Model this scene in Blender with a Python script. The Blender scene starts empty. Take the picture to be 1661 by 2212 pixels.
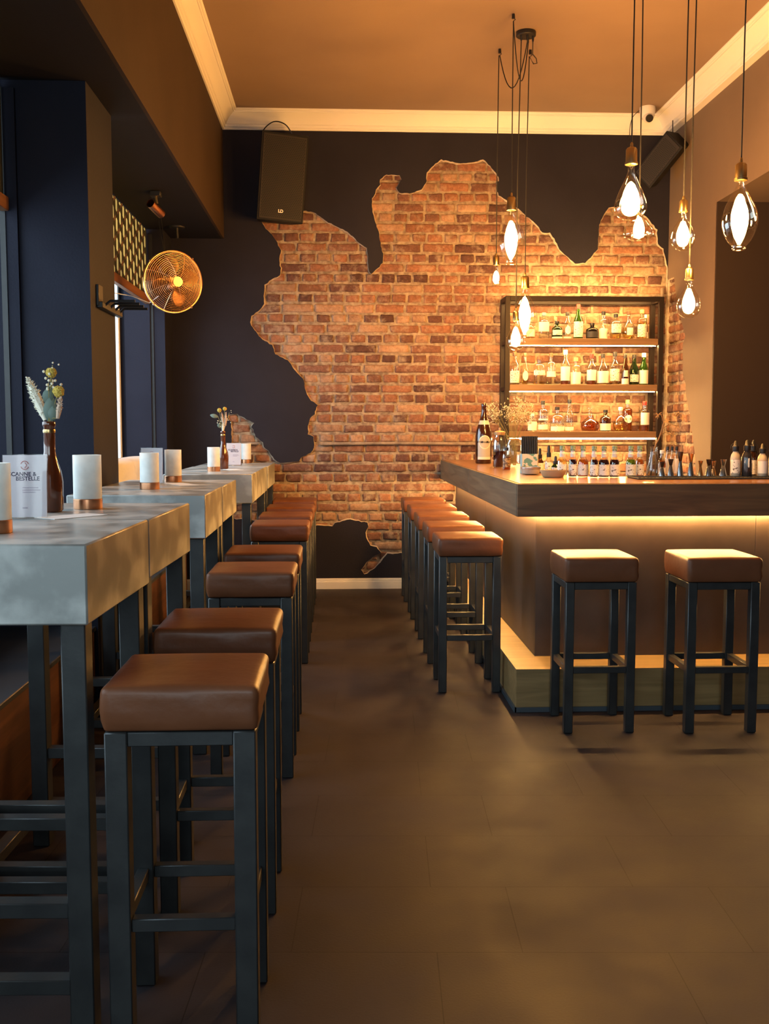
import bpy, math, random
from math import sin, cos, pi, radians, sqrt
from mathutils import Vector, Matrix, noise
from mathutils.geometry import tessellate_polygon
random.seed(7)
S = bpy.context.scene
COL = S.collection

# ------------------------------------------------------------------ camera
cam_d = bpy.data.cameras.new('camera'); cam = bpy.data.objects.new('camera', cam_d); COL.objects.link(cam)
S.camera = cam
cam_d.sensor_fit = 'HORIZONTAL'; cam_d.sensor_width = 24.0
cam_d.lens = 2200.0 / 1661.0 * 24.0
cam_d.clip_start = 0.05; cam_d.clip_end = 60
cam.location = (0, 0, 1.4)
cam.rotation_euler = (radians(90 - 4.729), 0, radians(-2.607))

# ------------------------------------------------------------------ world, exposure
w = bpy.data.worlds.new('world'); S.world = w; w.use_nodes = True
bg = w.node_tree.nodes['Background']; bg.inputs[0].default_value = (0.62, 0.78, 0.95, 1); bg.inputs[1].default_value = 1.0
S.view_settings.view_transform = 'Standard'; S.view_settings.look = 'None'
S.view_settings.exposure = 0.0; S.view_settings.gamma = 1.0
try: S.view_settings.use_curve_mapping = False
except Exception: pass
S.cycles.max_bounces = 8; S.cycles.transparent_max_bounces = 24; S.cycles.sample_clamp_indirect = 4.0
S.cycles.caustics_reflective = False; S.cycles.caustics_refractive = False

DAY = (0.74, 0.87, 1.0)
WARM = (1.0, 0.53, 0.17)
BULB_L = 760.0        # radiance of the solid glow bodies in the bulbs
def daylight(name, loc, rot, sx, sy, power, col=DAY):
    d = bpy.data.lights.new(name, 'AREA'); d.shape = 'RECTANGLE'; d.size = sx; d.size_y = sy
    d.energy = power; d.color = col
    o = bpy.data.objects.new(name, d); COL.objects.link(o); o.location = loc; o.rotation_euler = rot
    return o
# overcast sky outside the side windows and the street front behind the viewer
daylight('daylight_side_near', (-2.6, 2.1, 2.2), (0, radians(-72), 0), 2.2, 5.4, 185)
daylight('daylight_side_far', (-2.6, 7.0, 2.2), (0, radians(-72), 0), 2.2, 2.9, 190)
daylight('daylight_front', (-0.6, -3.4, 2.0), (radians(78), 0, 0), 2.6, 2.2, 130, (0.86, 0.94, 0.98))

# ------------------------------------------------------------------ materials
MATS = {}
def nd(nt, typ, **kw):
    n = nt.nodes.new(typ)
    for k, v in kw.items(): setattr(n, k, v)
    return n
def pbr(name, col, rough=0.5, metal=0.0, col2=None, nscale=6.0, ndetail=6, bump=0.0, bscale=60.0, coat=0.0, stretch=None, spec=0.5, rough2=None, sharp=None, emit=None, estr=0):
    if name in MATS: return MATS[name]
    m = bpy.data.materials.new(name); m.use_nodes = True; nt = m.node_tree
    b = nt.nodes['Principled BSDF']
    b.inputs['Base Color'].default_value = (*col, 1); b.inputs['Roughness'].default_value = rough
    b.inputs['Metallic'].default_value = metal; b.inputs['Specular IOR Level'].default_value = spec
    if coat: b.inputs['Coat Weight'].default_value = coat; b.inputs['Coat Roughness'].default_value = 0.15
    tc = nd(nt, 'ShaderNodeTexCoord'); vec = tc.outputs['Object']
    if stretch:
        mp = nd(nt, 'ShaderNodeMapping'); mp.inputs['Scale'].default_value = stretch
        nt.links.new(vec, mp.inputs[0]); vec = mp.outputs[0]
    if col2 is not None:
        n = nd(nt, 'ShaderNodeTexNoise'); n.inputs['Scale'].default_value = nscale; n.inputs['Detail'].default_value = ndetail
        nt.links.new(vec, n.inputs['Vector'])
        r = nd(nt, 'ShaderNodeValToRGB'); lo, hi = sharp or (0.35, 0.65)
        r.color_ramp.elements[0].position = lo; r.color_ramp.elements[1].position = hi
        r.color_ramp.elements[0].color = (*col, 1); r.color_ramp.elements[1].color = (*col2, 1)
        nt.links.new(n.outputs[0], r.inputs[0]); nt.links.new(r.outputs[0], b.inputs['Base Color'])
        if rough2 is not None:
            mr = nd(nt, 'ShaderNodeMapRange'); mr.inputs[1].default_value = lo; mr.inputs[2].default_value = hi
            mr.inputs[3].default_value = rough; mr.inputs[4].default_value = rough2
            nt.links.new(n.outputs[0], mr.inputs[0]); nt.links.new(mr.outputs[0], b.inputs['Roughness'])
    if bump:
        n2 = nd(nt, 'ShaderNodeTexNoise'); n2.inputs['Scale'].default_value = bscale; n2.inputs['Detail'].default_value = 5
        nt.links.new(vec, n2.inputs['Vector'])
        bp = nd(nt, 'ShaderNodeBump'); bp.inputs['Strength'].default_value = bump; bp.inputs['Distance'].default_value = 0.004
        nt.links.new(n2.outputs[0], bp.inputs['Height']); nt.links.new(bp.outputs[0], b.inputs['Normal'])
    if emit: b.inputs['Emission Color'].default_value = (*emit, 1); b.inputs['Emission Strength'].default_value = estr
    MATS[name] = m; return m
def glass(name, tint=(1, 1, 1), gloss=0.12, edge=0.5, alpha_col=None, mixd=0.0):
    """thin clear or tinted glass: see-through with mirror reflections growing to the rim"""
    if name in MATS: return MATS[name]
    m = bpy.data.materials.new(name); m.use_nodes = True; nt = m.node_tree; nt.nodes.clear()
    out = nd(nt, 'ShaderNodeOutputMaterial'); tr = nd(nt, 'ShaderNodeBsdfTransparent'); tr.inputs[0].default_value = (*tint, 1)
    gl = nd(nt, 'ShaderNodeBsdfGlossy'); gl.inputs['Roughness'].default_value = 0.04; gl.inputs[0].default_value = (1, 1, 1, 1)
    lw = nd(nt, 'ShaderNodeLayerWeight'); lw.inputs[0].default_value = edge
    mr = nd(nt, 'ShaderNodeMapRange'); mr.inputs[3].default_value = gloss * 0.35; mr.inputs[4].default_value = min(1, gloss * 4)
    nt.links.new(lw.outputs['Facing'], mr.inputs[0])
    mx = nd(nt, 'ShaderNodeMixShader'); nt.links.new(mr.outputs[0], mx.inputs[0])
    nt.links.new(tr.outputs[0], mx.inputs[1]); nt.links.new(gl.outputs[0], mx.inputs[2])
    last = mx
    if mixd:
        df = nd(nt, 'ShaderNodeBsdfDiffuse'); df.inputs[0].default_value = (*(alpha_col or tint), 1)
        m2 = nd(nt, 'ShaderNodeMixShader'); m2.inputs[0].default_value = mixd
        nt.links.new(last.outputs[0], m2.inputs[1]); nt.links.new(df.outputs[0], m2.inputs[2]); last = m2
    nt.links.new(last.outputs[0], out.inputs[0]); MATS[name] = m; return m
def translucent(name, col, amt=0.5):
    if name in MATS: return MATS[name]
    m = bpy.data.materials.new(name); m.use_nodes = True; nt = m.node_tree; nt.nodes.clear()
    out = nd(nt, 'ShaderNodeOutputMaterial'); d = nd(nt, 'ShaderNodeBsdfDiffuse'); t = nd(nt, 'ShaderNodeBsdfTranslucent')
    n = nd(nt, 'ShaderNodeTexNoise'); n.inputs['Scale'].default_value = 25; n.inputs['Detail'].default_value = 5
    r = nd(nt, 'ShaderNodeValToRGB'); r.color_ramp.elements[0].color = (*[c*0.9 for c in col], 1); r.color_ramp.elements[1].color = (*col, 1)
    r.color_ramp.elements[0].position = 0.3; r.color_ramp.elements[1].position = 0.6
    tc = nd(nt, 'ShaderNodeTexCoord'); nt.links.new(tc.outputs['Object'], n.inputs[0]); nt.links.new(n.outputs[0], r.inputs[0])
    nt.links.new(r.outputs[0], d.inputs[0]); nt.links.new(r.outputs[0], t.inputs[0])
    mx = nd(nt, 'ShaderNodeMixShader'); mx.inputs[0].default_value = amt
    nt.links.new(d.outputs[0], mx.inputs[1]); nt.links.new(t.outputs[0], mx.inputs[2]); nt.links.new(mx.outputs[0], out.inputs[0])
    MATS[name] = m; return m
def emission(name, col, strength):
    if name in MATS: return MATS[name]
    m = bpy.data.materials.new(name); m.use_nodes = True; nt = m.node_tree; nt.nodes.clear()
    out = nd(nt, 'ShaderNodeOutputMaterial'); e = nd(nt, 'ShaderNodeEmission')
    e.inputs[0].default_value = (*col, 1); e.inputs[1].default_value = strength
    nt.links.new(e.outputs[0], out.inputs[0]); MATS[name] = m; return m
def wood(name, c1, c2, axis='X', rough=0.4, scale=1.0, bump=0.15, coat=0.0):
    if name in MATS: return MATS[name]
    m = bpy.data.materials.new(name); m.use_nodes = True; nt = m.node_tree; b = nt.nodes['Principled BSDF']
    b.inputs['Roughness'].default_value = rough
    if coat: b.inputs['Coat Weight'].default_value = coat; b.inputs['Coat Roughness'].default_value = 0.12
    tc = nd(nt, 'ShaderNodeTexCoord'); mp = nd(nt, 'ShaderNodeMapping')
    s = {'X': (0.9, 14, 14), 'Y': (14, 0.9, 14), 'Z': (14, 14, 0.9)}[axis]
    mp.inputs['Scale'].default_value = tuple(v*scale for v in s)
    nt.links.new(tc.outputs['Object'], mp.inputs[0])
    n = nd(nt, 'ShaderNodeTexNoise'); n.inputs['Scale'].default_value = 1.6; n.inputs['Detail'].default_value = 8; n.inputs['Distortion'].default_value = 1.2
    nt.links.new(mp.outputs[0], n.inputs[0])
    r = nd(nt, 'ShaderNodeValToRGB'); r.color_ramp.elements[0].position = 0.3; r.color_ramp.elements[1].position = 0.7
    r.color_ramp.elements[0].color = (*c1, 1); r.color_ramp.elements[1].color = (*c2, 1)
    nt.links.new(n.outputs[0], r.inputs[0]); nt.links.new(r.outputs[0], b.inputs['Base Color'])
    bp = nd(nt, 'ShaderNodeBump'); bp.inputs['Strength'].default_value = bump; bp.inputs['Distance'].default_value = 0.003
    nt.links.new(n.outputs[0], bp.inputs['Height']); nt.links.new(bp.outputs[0], b.inputs['Normal'])
    MATS[name] = m; return m

def brick_mat():
    m = bpy.data.materials.new('old_brick'); m.use_nodes = True; nt = m.node_tree; b = nt.nodes['Principled BSDF']
    b.inputs['Roughness'].default_value = 0.9; b.inputs['Specular IOR Level'].default_value = 0.2
    at = nd(nt, 'ShaderNodeAttribute'); at.attribute_name = 'tone'
    tc = nd(nt, 'ShaderNodeTexCoord')
    n = nd(nt, 'ShaderNodeTexNoise'); n.inputs['Scale'].default_value = 38; n.inputs['Detail'].default_value = 8; n.inputs['Roughness'].default_value = 0.7
    nt.links.new(tc.outputs['Object'], n.inputs[0])
    hv = nd(nt, 'ShaderNodeMapRange'); hv.inputs[1].default_value = 0.3; hv.inputs[2].default_value = 0.7; hv.inputs[3].default_value = 0.62; hv.inputs[4].default_value = 1.3
    nt.links.new(n.outputs[0], hv.inputs[0])
    mul = nd(nt, 'ShaderNodeVectorMath', operation='SCALE'); nt.links.new(at.outputs['Color'], mul.inputs[0]); nt.links.new(hv.outputs[0], mul.inputs['Scale'])
    # lime wash and mortar smears left on the faces
    n2 = nd(nt, 'ShaderNodeTexNoise'); n2.inputs['Scale'].default_value = 9; n2.inputs['Detail'].default_value = 10; n2.inputs['Roughness'].default_value = 0.72
    nt.links.new(tc.outputs['Object'], n2.inputs[0])
    r = nd(nt, 'ShaderNodeValToRGB'); r.color_ramp.elements[0].position = 0.50; r.color_ramp.elements[1].position = 0.68
    r.color_ramp.elements[0].color = (0, 0, 0, 1); r.color_ramp.elements[1].color = (0.62, 0.62, 0.62, 1)
    nt.links.new(n2.outputs[0], r.inputs[0])
    mx = nd(nt, 'ShaderNodeMixRGB'); nt.links.new(r.outputs[0], mx.inputs[0]); nt.links.new(mul.outputs[0], mx.inputs[1]); mx.inputs[2].default_value = (0.42, 0.33, 0.24, 1)
    nt.links.new(mx.outputs[0], b.inputs['Base Color'])
    bp = nd(nt, 'ShaderNodeBump'); bp.inputs['Strength'].default_value = 0.8; bp.inputs['Distance'].default_value = 0.006
    nt.links.new(n.outputs[0], bp.inputs['Height']); nt.links.new(bp.outputs[0], b.inputs['Normal'])
    return m
def floor_mat():
    m = bpy.data.materials.new('stone_tile'); m.use_nodes = True; nt = m.node_tree; b = nt.nodes['Principled BSDF']
    tc = nd(nt, 'ShaderNodeTexCoord'); mp = nd(nt, 'ShaderNodeMapping'); mp.inputs['Rotation'].default_value = (0, 0, radians(2.6)); mp.inputs['Location'].default_value = (0.25, 0.11, 0)
    nt.links.new(tc.outputs['Object'], mp.inputs[0])
    br = nd(nt, 'ShaderNodeTexBrick'); br.inputs['Scale'].default_value = 1.0; br.inputs['Brick Width'].default_value = 0.62; br.inputs['Row Height'].default_value = 0.39
    br.inputs['Mortar Size'].default_value = 0.0016; br.inputs['Mortar Smooth'].default_value = 0.1; br.offset = 0.37
    br.inputs['Color1'].default_value = (0.0265, 0.0215, 0.0240, 1); br.inputs['Color2'].default_value = (0.0300, 0.0245, 0.0270, 1); br.inputs['Mortar'].default_value = (0.012, 0.010, 0.010, 1)
    nt.links.new(mp.outputs[0], br.inputs[0])
    n = nd(nt, 'ShaderNodeTexNoise'); n.inputs['Scale'].default_value = 3.2; n.inputs['Detail'].default_value = 10; n.inputs['Roughness'].default_value = 0.65
    nt.links.new(tc.outputs['Object'], n.inputs[0])
    hv = nd(nt, 'ShaderNodeMapRange'); hv.inputs[1].default_value = 0.3; hv.inputs[2].default_value = 0.7; hv.inputs[3].default_value = 0.65; hv.inputs[4].default_value = 1.3
    nt.links.new(n.outputs[0], hv.inputs[0])
    mul = nd(nt, 'ShaderNodeVectorMath', operation='SCALE'); nt.links.new(br.outputs[0], mul.inputs[0]); nt.links.new(hv.outputs[0], mul.inputs['Scale'])
    nt.links.new(mul.outputs[0], b.inputs['Base Color'])
    rr = nd(nt, 'ShaderNodeMapRange'); rr.inputs[1].default_value = 0.3; rr.inputs[2].default_value = 0.7; rr.inputs[3].default_value = 0.48; rr.inputs[4].default_value = 0.66; b.inputs['Specular IOR Level'].default_value = 0.16
    nt.links.new(n.outputs[0], rr.inputs[0]); nt.links.new(rr.outputs[0], b.inputs['Roughness'])
    n3 = nd(nt, 'ShaderNodeTexNoise'); n3.inputs['Scale'].default_value = 140; nt.links.new(tc.outputs['Object'], n3.inputs[0])
    ad = nd(nt, 'ShaderNodeMath', operation='MULTIPLY_ADD'); nt.links.new(br.outputs['Fac'], ad.inputs[0]); ad.inputs[1].default_value = -3.0; nt.links.new(n3.outputs[0], ad.inputs[2])
    bp = nd(nt, 'ShaderNodeBump'); bp.inputs['Strength'].default_value = 0.35; bp.inputs['Distance'].default_value = 0.001
    nt.links.new(ad.outputs[0], bp.inputs['Height']); nt.links.new(bp.outputs[0], b.inputs['Normal'])
    return m

M_navy = pbr('dark_wall_paint', (0.0122, 0.0126, 0.0225), 0.6, col2=(0.0146, 0.0152, 0.0265), nscale=3, spec=0.12, bump=0.25, bscale=90)
M_back = pbr('dark_wall_paint_lamplit', (0.0165, 0.0150, 0.0215), 0.6, col2=(0.0195, 0.0180, 0.0255), nscale=3, spec=0.12, bump=0.25, bscale=90)  # same dark paint, brown of the lamplight put into the back wall's colour
M_tan = pbr('brown_grey_wall_paint', (0.135, 0.092, 0.060), 0.7, col2=(0.152, 0.104, 0.068), nscale=2, bump=0.15, bscale=120)
M_beam = pbr('beam_paint', (0.040, 0.026, 0.018), 0.7, col2=(0.046, 0.030, 0.021), nscale=2, spec=0.12, bump=0.15, bscale=120)
M_ceil = pbr('ceiling_paint', (0.245, 0.165, 0.110), 0.8, col2=(0.265, 0.180, 0.120), nscale=2, bump=0.15, bscale=100)
M_lowceil = pbr('low_ceiling_paint', (0.016, 0.0155, 0.019), 0.7, spec=0.1, bump=0.1, bscale=100)
M_white = pbr('white_paint', (0.72, 0.70, 0.66), 0.5)
M_core = pbr('plaster_edge', (0.45, 0.37, 0.28), 0.95, col2=(0.30, 0.23, 0.16), nscale=30, bump=0.8, bscale=80)
M_mortar = pbr('lime_mortar', (0.36, 0.28, 0.19), 0.95, col2=(0.17, 0.12, 0.08), nscale=26, ndetail=9, bump=1.0, bscale=55)
M_brick = brick_mat()
M_floor = floor_mat()
M_conc = pbr('polished_concrete', (0.25, 0.26, 0.25), 0.28, col2=(0.44, 0.45, 0.43), nscale=7, ndetail=9, bump=0.12, bscale=30, rough2=0.42, sharp=(0.42, 0.6))
M_steel = pbr('dark_steel', (0.032, 0.034, 0.036), 0.36, metal=0.45, col2=(0.045, 0.048, 0.049), nscale=12, bump=0.08, bscale=60)
M_black = pbr('black_paint', (0.012, 0.012, 0.013), 0.45)
M_blackm = pbr('black_plastic', (0.015, 0.015, 0.016), 0.3)
M_leather = pbr('brown_leather', (0.115, 0.040, 0.017), 0.40, col2=(0.155, 0.056, 0.024), nscale=5, spec=0.28, bump=0.35, bscale=26)
M_counter = wood('oak_counter_top', (0.20, 0.088, 0.030), (0.33, 0.16, 0.062), 'X', rough=0.28, coat=0.35)
M_cfront = wood('shaded_oak_front', (0.085, 0.034, 0.012), (0.21, 0.095, 0.034), 'X', rough=0.5)  # counter oak with the front's shade put into the colour
M_cside = wood('shaded_oak_side', (0.085, 0.050, 0.024), (0.19, 0.12, 0.060), 'Y', rough=0.5)  # same oak again, shade of the side face mixed into its tone
M_shelfw = wood('shelf_oak', (0.16, 0.085, 0.035), (0.26, 0.15, 0.07), 'X', rough=0.5)
M_plinth = wood('plinth_oak', (0.20, 0.13, 0.05), (0.32, 0.21, 0.085), 'X', rough=0.42)
M_bench = wood('bench_wood', (0.06, 0.022, 0.010), (0.13, 0.050, 0.022), 'Y', rough=0.5)
M_panel = pbr('bar_panel', (0.055, 0.040, 0.033), 0.36, col2=(0.075, 0.055, 0.044), nscale=5, ndetail=9, bump=0.1, bscale=40, metal=0.15)
M_copper = pbr('copper', (0.62, 0.30, 0.16), 0.28, metal=1.0)
M_fanm = pbr('copper_wire', (0.52, 0.30, 0.16), 0.28, metal=1.0)
M_brass = pbr('aged_brass', (0.42, 0.30, 0.14), 0.3, metal=1.0)
M_jig = pbr('brushed_steel', (0.42, 0.44, 0.46), 0.22, metal=1.0)
M_gold = pbr('gold_metal', (0.75, 0.45, 0.2), 0.22, metal=1.0)
M_cloth = pbr('white_linen', (0.62, 0.62, 0.62), 0.9, bump=0.4, bscale=25)
M_frost = translucent('frosted_glass', (0.93, 0.95, 0.93), 0.35)
M_bulb = glass('bulb_glass', (1.0, 0.97, 0.9), 0.10, 0.35)
M_clear = glass('clear_glass', (0.93, 0.95, 0.92), 0.14, 0.4)
M_windowg = glass('window_glass', (0.92, 0.96, 0.96), 0.08, 0.3)
M_acryl = glass('clear_acrylic', (0.96, 0.97, 0.97), 0.035, 0.3)
M_led = emission('led_strip', (1.0, 0.56, 0.18), 230)
M_ledu = emission('counter_led_strip', (1.0, 0.55, 0.17), 240)
M_fil = emission('filament_glow', (1.0, 0.47, 0.115), BULB_L)

# ------------------------------------------------------------------ mesh helpers
class MB:
    def __init__(s): s.v = []; s.f = []; s.m = []; s.mi = 0
    def add(s, vs, fs):
        o = len(s.v); s.v += [tuple(p) for p in vs]; s.f += [tuple(i+o for i in f) for f in fs]; s.m += [s.mi]*len(fs); return s
    def box(s, x0, x1, y0, y1, z0, z1, bev=0.0, M=None):
        if bev > 0:
            b = bev; vs = []
            for sx in (0, 1):
                for sy in (0, 1):
                    for sz in (0, 1):
                        X = (x0, x1)[sx]; Y = (y0, y1)[sy]; Z = (z0, z1)[sz]; dx = b*(1-2*sx); dy = b*(1-2*sy); dz = b*(1-2*sz)
                        vs += [(X, Y+dy, Z+dz), (X+dx, Y, Z+dz), (X+dx, Y+dy, Z)]
            def i(a, c, d, k): return (a*4+c*2+d)*3+k
            fs = [(i(0,0,0,0), i(0,0,1,0), i(0,1,1,0), i(0,1,0,0)), (i(1,0,0,0), i(1,1,0,0), i(1,1,1,0), i(1,0,1,0)),
                  (i(0,0,0,1), i(1,0,0,1), i(1,0,1,1), i(0,0,1,1)), (i(0,1,0,1), i(0,1,1,1), i(1,1,1,1), i(1,1,0,1)),
                  (i(0,0,0,2), i(0,1,0,2), i(1,1,0,2), i(1,0,0,2)), (i(0,0,1,2), i(1,0,1,2), i(1,1,1,2), i(0,1,1,2))]
            for a in (0, 1):
                for c in (0, 1):
                    fs.append((i(a,c,0,0), i(a,c,1,0), i(a,c,1,1), i(a,c,0,1)))
                    fs.append((i(a,0,c,0), i(a,1,c,0), i(a,1,c,2), i(a,0,c,2)))
                    fs.append((i(0,a,c,1), i(1,a,c,1), i(1,a,c,2), i(0,a,c,2)))
                    for d in (0, 1): fs.append((i(a,c,d,0), i(a,c,d,1), i(a,c,d,2)))
        else:
            vs = [(x, y, z) for x in (x0, x1) for y in (y0, y1) for z in (z0, z1)]
            fs = [(0,1,3,2), (4,6,7,5), (0,4,5,1), (2,3,7,6), (0,2,6,4), (1,5,7,3)]
        if M is not None: vs = [M @ Vector(p) for p in vs]
        return s.add(vs, fs)
    def lathe(s, prof, seg=24, c=(0, 0, 0), M=None, a0=0, a1=2*pi, cap=True):
        full = abs(a1-a0-2*pi) < 1e-6; n = seg if full else seg+1; vs = []
        for r, z in prof:
            for k in range(n):
                a = a0+(a1-a0)*k/seg; vs.append(Vector((c[0]+r*cos(a), c[1]+r*sin(a), c[2]+z)))
        fs = []
        for j in range(len(prof)-1):
            for k in range(seg):
                k2 = (k+1) % n if full else k+1
                fs.append((j*n+k, j*n+k2, (j+1)*n+k2, (j+1)*n+k))
        if full and cap:
            if prof[0][0] > 1e-5: fs.append(tuple(range(n))[::-1])
            if prof[-1][0] > 1e-5: fs.append(tuple(range((len(prof)-1)*n, len(prof)*n)))
        if M is not None: vs = [M @ p for p in vs]
        return s.add(vs, fs)
    def tube(s, pts, r, seg=8, closed=False, cap=True):
        pts = [Vector(p) for p in pts]; N = len(pts); rr = r if isinstance(r, (list, tuple)) else [r]*N
        vs = []; up = None
        for i, p in enumerate(pts):
            if closed: t = pts[(i+1) % N]-pts[i-1]
            else: t = pts[min(i+1, N-1)]-pts[max(i-1, 0)]
            t.normalize()
            if up is None: up = t.orthogonal().normalized()
            else:
                up = up-t*up.dot(t)
                up = t.orthogonal().normalized() if up.length < 1e-5 else up.normalized()
            w2 = t.cross(up)
            for k in range(seg):
                a = 2*pi*k/seg; vs.append(p+(up*cos(a)+w2*sin(a))*rr[i])
        fs = []
        for i in range(N if closed else N-1):
            for k in range(seg):
                a = i*seg; b2 = ((i+1) % N)*seg; k2 = (k+1) % seg
                fs.append((a+k, a+k2, b2+k2, b2+k))
        if not closed and cap: fs += [tuple(range(seg))[::-1], tuple(range((N-1)*seg, N*seg))]
        return s.add(vs, fs)
    def ball(s, c, r, seg=10, rings=7, sc=(1, 1, 1), M=None):
        vs = []; fs = []
        for j in range(rings+1):
            t = pi*j/rings
            for k in range(seg):
                a = 2*pi*k/seg; p = Vector((r*sin(t)*cos(a)*sc[0], r*sin(t)*sin(a)*sc[1], -r*cos(t)*sc[2]))
                if M is not None: p = M @ p
                vs.append(p+Vector(c))
        for j in range(rings):
            for k in range(seg): fs.append((j*seg+k, j*seg+(k+1) % seg, (j+1)*seg+(k+1) % seg, (j+1)*seg+k))
        return s.add(vs, fs)
    def obj(s, name, mats, parent=None, loc=None, smooth=True, ang=40, fix=True):
        me = bpy.data.meshes.new(name); me.from_pydata(s.v, [], s.f)
        for m in (mats if isinstance(mats, (list, tuple)) else [mats]): me.materials.append(m)
        for p, k in zip(me.polygons, s.m): p.material_index = k
        if fix:
            import bmesh
            b = bmesh.new(); b.from_mesh(me); bmesh.ops.remove_doubles(b, verts=b.verts, dist=1e-6)
            bmesh.ops.recalc_face_normals(b, faces=b.faces); b.to_mesh(me); b.free()
        if smooth:
            me.polygons.foreach_set('use_smooth', [True]*len(me.polygons))
            try: me.set_sharp_from_angle(angle=radians(ang))
            except Exception: pass
        me.update()
        o = bpy.data.objects.new(name, me); COL.objects.link(o)
        if parent is not None: o.parent = parent
        if loc is not None: o.location = loc
        return o
def tag(o, label, cat, group=None, kind=None):
    o['label'] = label; o['category'] = cat
    if group: o['group'] = group
    if kind: o['kind'] = kind
    return o
def thing(name, loc, label, cat, group=None, rz=0):
    o = bpy.data.objects.new(name, None); COL.objects.link(o); o.location = loc; o.rotation_euler = (0, 0, rz); o.empty_display_size = 0.05
    return tag(o, label, cat, group)
def copy_tree(o, parent=None):
    c = o.copy(); COL.objects.link(c); c.parent = parent
    for ch in list(o.children): copy_tree(ch, c)
    return c
def structure(o): o['kind'] = 'structure'; return o
def sbox(name, b, mat, parent=None, bev=0):
    o = MB().box(*b, bev=bev).obj(name, mat, parent, smooth=False)
    if parent is None: structure(o)
    return o
def arc(p0, p1, sag, n=12):
    p0 = Vector(p0); p1 = Vector(p1)
    return [p0.lerp(p1, i/n)-Vector((0, 0, sag*4*(i/n)*(1-i/n))) for i in range(n+1)]
def smoothpath(pts, n=6):
    P = [Vector(p) for p in pts]; out = []
    for i in range(len(P)-1):
        a = P[max(i-1, 0)]; b = P[i]; c = P[i+1]; d = P[min(i+2, len(P)-1)]
        for k in range(n):
            t = k/n; out.append(0.5*((2*b)+(c-a)*t+(2*a-5*b+4*c-d)*t*t+(3*b-a-3*c+d)*t**3))
    out.append(P[-1]); return out

# ------------------------------------------------------------------ room
YB = 8.81; XR = 2.85; ZC = 4.03; ZL = 2.99; XBM = -0.955; XW = -1.72; YF = -2.6; XRR = 3.4
PATCH= [(-0.638,3.145),(-0.619,3.095),(-0.549,3.027),(-0.507,2.958),(-0.476,2.897),(-0.492,2.831),(-0.485,2.75),(-0.486,2.684),(-0.553,2.657),(-0.616,2.61),(-0.624,2.54),(-0.621,2.447),(-0.673,2.385),(-0.732,2.349),(-0.744,2.291),(-0.709,2.229),(-0.64,2.151),(-0.558,2.104),(-0.531,2.026),(-0.429,1.976),(-0.374,1.901),(-0.288,1.803),(-0.28,1.732),(-0.245,1.645),(-0.174,1.594),(-0.202,1.519),(-0.238,1.483),(-0.258,1.416),(-0.259,1.344),(-0.211,1.325),(-0.204,1.229),(-0.236,1.185),(-0.32,1.146),(-0.336,1.114),(-0.424,1.102),(-0.499,1.102),(-0.55,1.13),(-0.586,1.186),(-0.637,1.237),(-0.648,1.273),(-0.707,1.325),(-0.742,1.404),(-0.718,1.44),(-0.804,1.483),(-0.863,1.522),(-0.934,1.511),(-0.938,1.483),(-0.911,1.447),(-0.913,1.265),(-0.916,1.059),(-0.921,0.619),(-0.523,0.585),(-0.2,0.56),(-0.051,0.547),(-0.027,0.575),(0.053,0.599),(0.105,0.609),(0.174,0.591),(0.252,0.578),(0.262,0.546),(0.234,0.493),(0.246,0.433),(0.278,0.38),(0.33,0.363),(0.371,0.318),(0.322,0.29),(0.242,0.23),(0.201,0.169),(0.225,0.124),(0.278,0.152),(0.338,0.196),(0.391,0.265),(0.427,0.306),(0.496,0.301),(0.569,0.313),(0.609,0.28),(0.638,0.268),(0.926,0.225),(1.907,0.22),(2.85,0.213),(2.85,2.699),(2.85,2.769),(2.804,2.934),(2.756,2.976),(2.748,3.094),(2.7,3.152),(2.647,3.206),(2.565,3.256),(2.464,3.294),(2.384,3.285),(2.324,3.277),(2.273,3.206),(2.242,3.132),(2.237,2.988),(2.232,2.929),(2.173,2.855),(2.127,2.811),(2.039,2.803),(1.978,2.853),(1.901,2.927),(1.856,3.012),(1.819,3.062),(1.751,3.062),(1.706,3.127),(1.6,3.212),(1.493,3.3),(1.374,3.37),(1.361,3.414),(1.353,3.483),(1.378,3.491),(1.36,3.541),(1.312,3.598),(1.238,3.668),(1.166,3.646),(1.067,3.632),(0.98,3.644),(0.882,3.666),(0.819,3.615),(0.76,3.554),(0.757,3.485),(0.714,3.413),(0.613,3.377),(0.529,3.382),(0.505,3.424),(0.542,3.494),(0.529,3.528),(0.415,3.534),(0.364,3.492),(0.364,3.45),(0.329,3.409),(0.323,3.375),(0.293,3.334),(0.297,3.242),(0.317,3.159),(0.352,3.061),(0.364,2.965),(0.393,2.853),(0.387,2.799),(0.287,2.705),(0.265,2.74),(0.257,2.852),(0.251,2.922),(0.187,2.964),(0.132,3.017),(0.067,3.067),(-0.009,3.101),(-0.095,3.142),(-0.181,3.21),(-0.263,3.229),(-0.298,3.225),(-0.345,3.171),(-0.501,3.139)]
PATCH_R= [(8.645,2.675),(8.585,2.505),(8.455,2.317),(8.367,2.198),(8.33,2.15),(8.382,2.094),(8.386,1.992),(8.371,1.938),(8.378,1.877),(8.302,1.764),(8.273,1.665),(8.209,1.546),(8.162,1.501),(8.157,1.426),(8.108,1.348),(8.057,1.245),(8.017,1.131),(7.99,0.751)]
sbox('floor', (XW-0.3, XRR+0.1, YF-0.1, YB+0.3, -0.12, 0), M_floor)
sbox('ceiling', (XBM, XRR+0.1, YF-0.1, YB+0.3, ZC, ZC+0.12), M_ceil)
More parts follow.
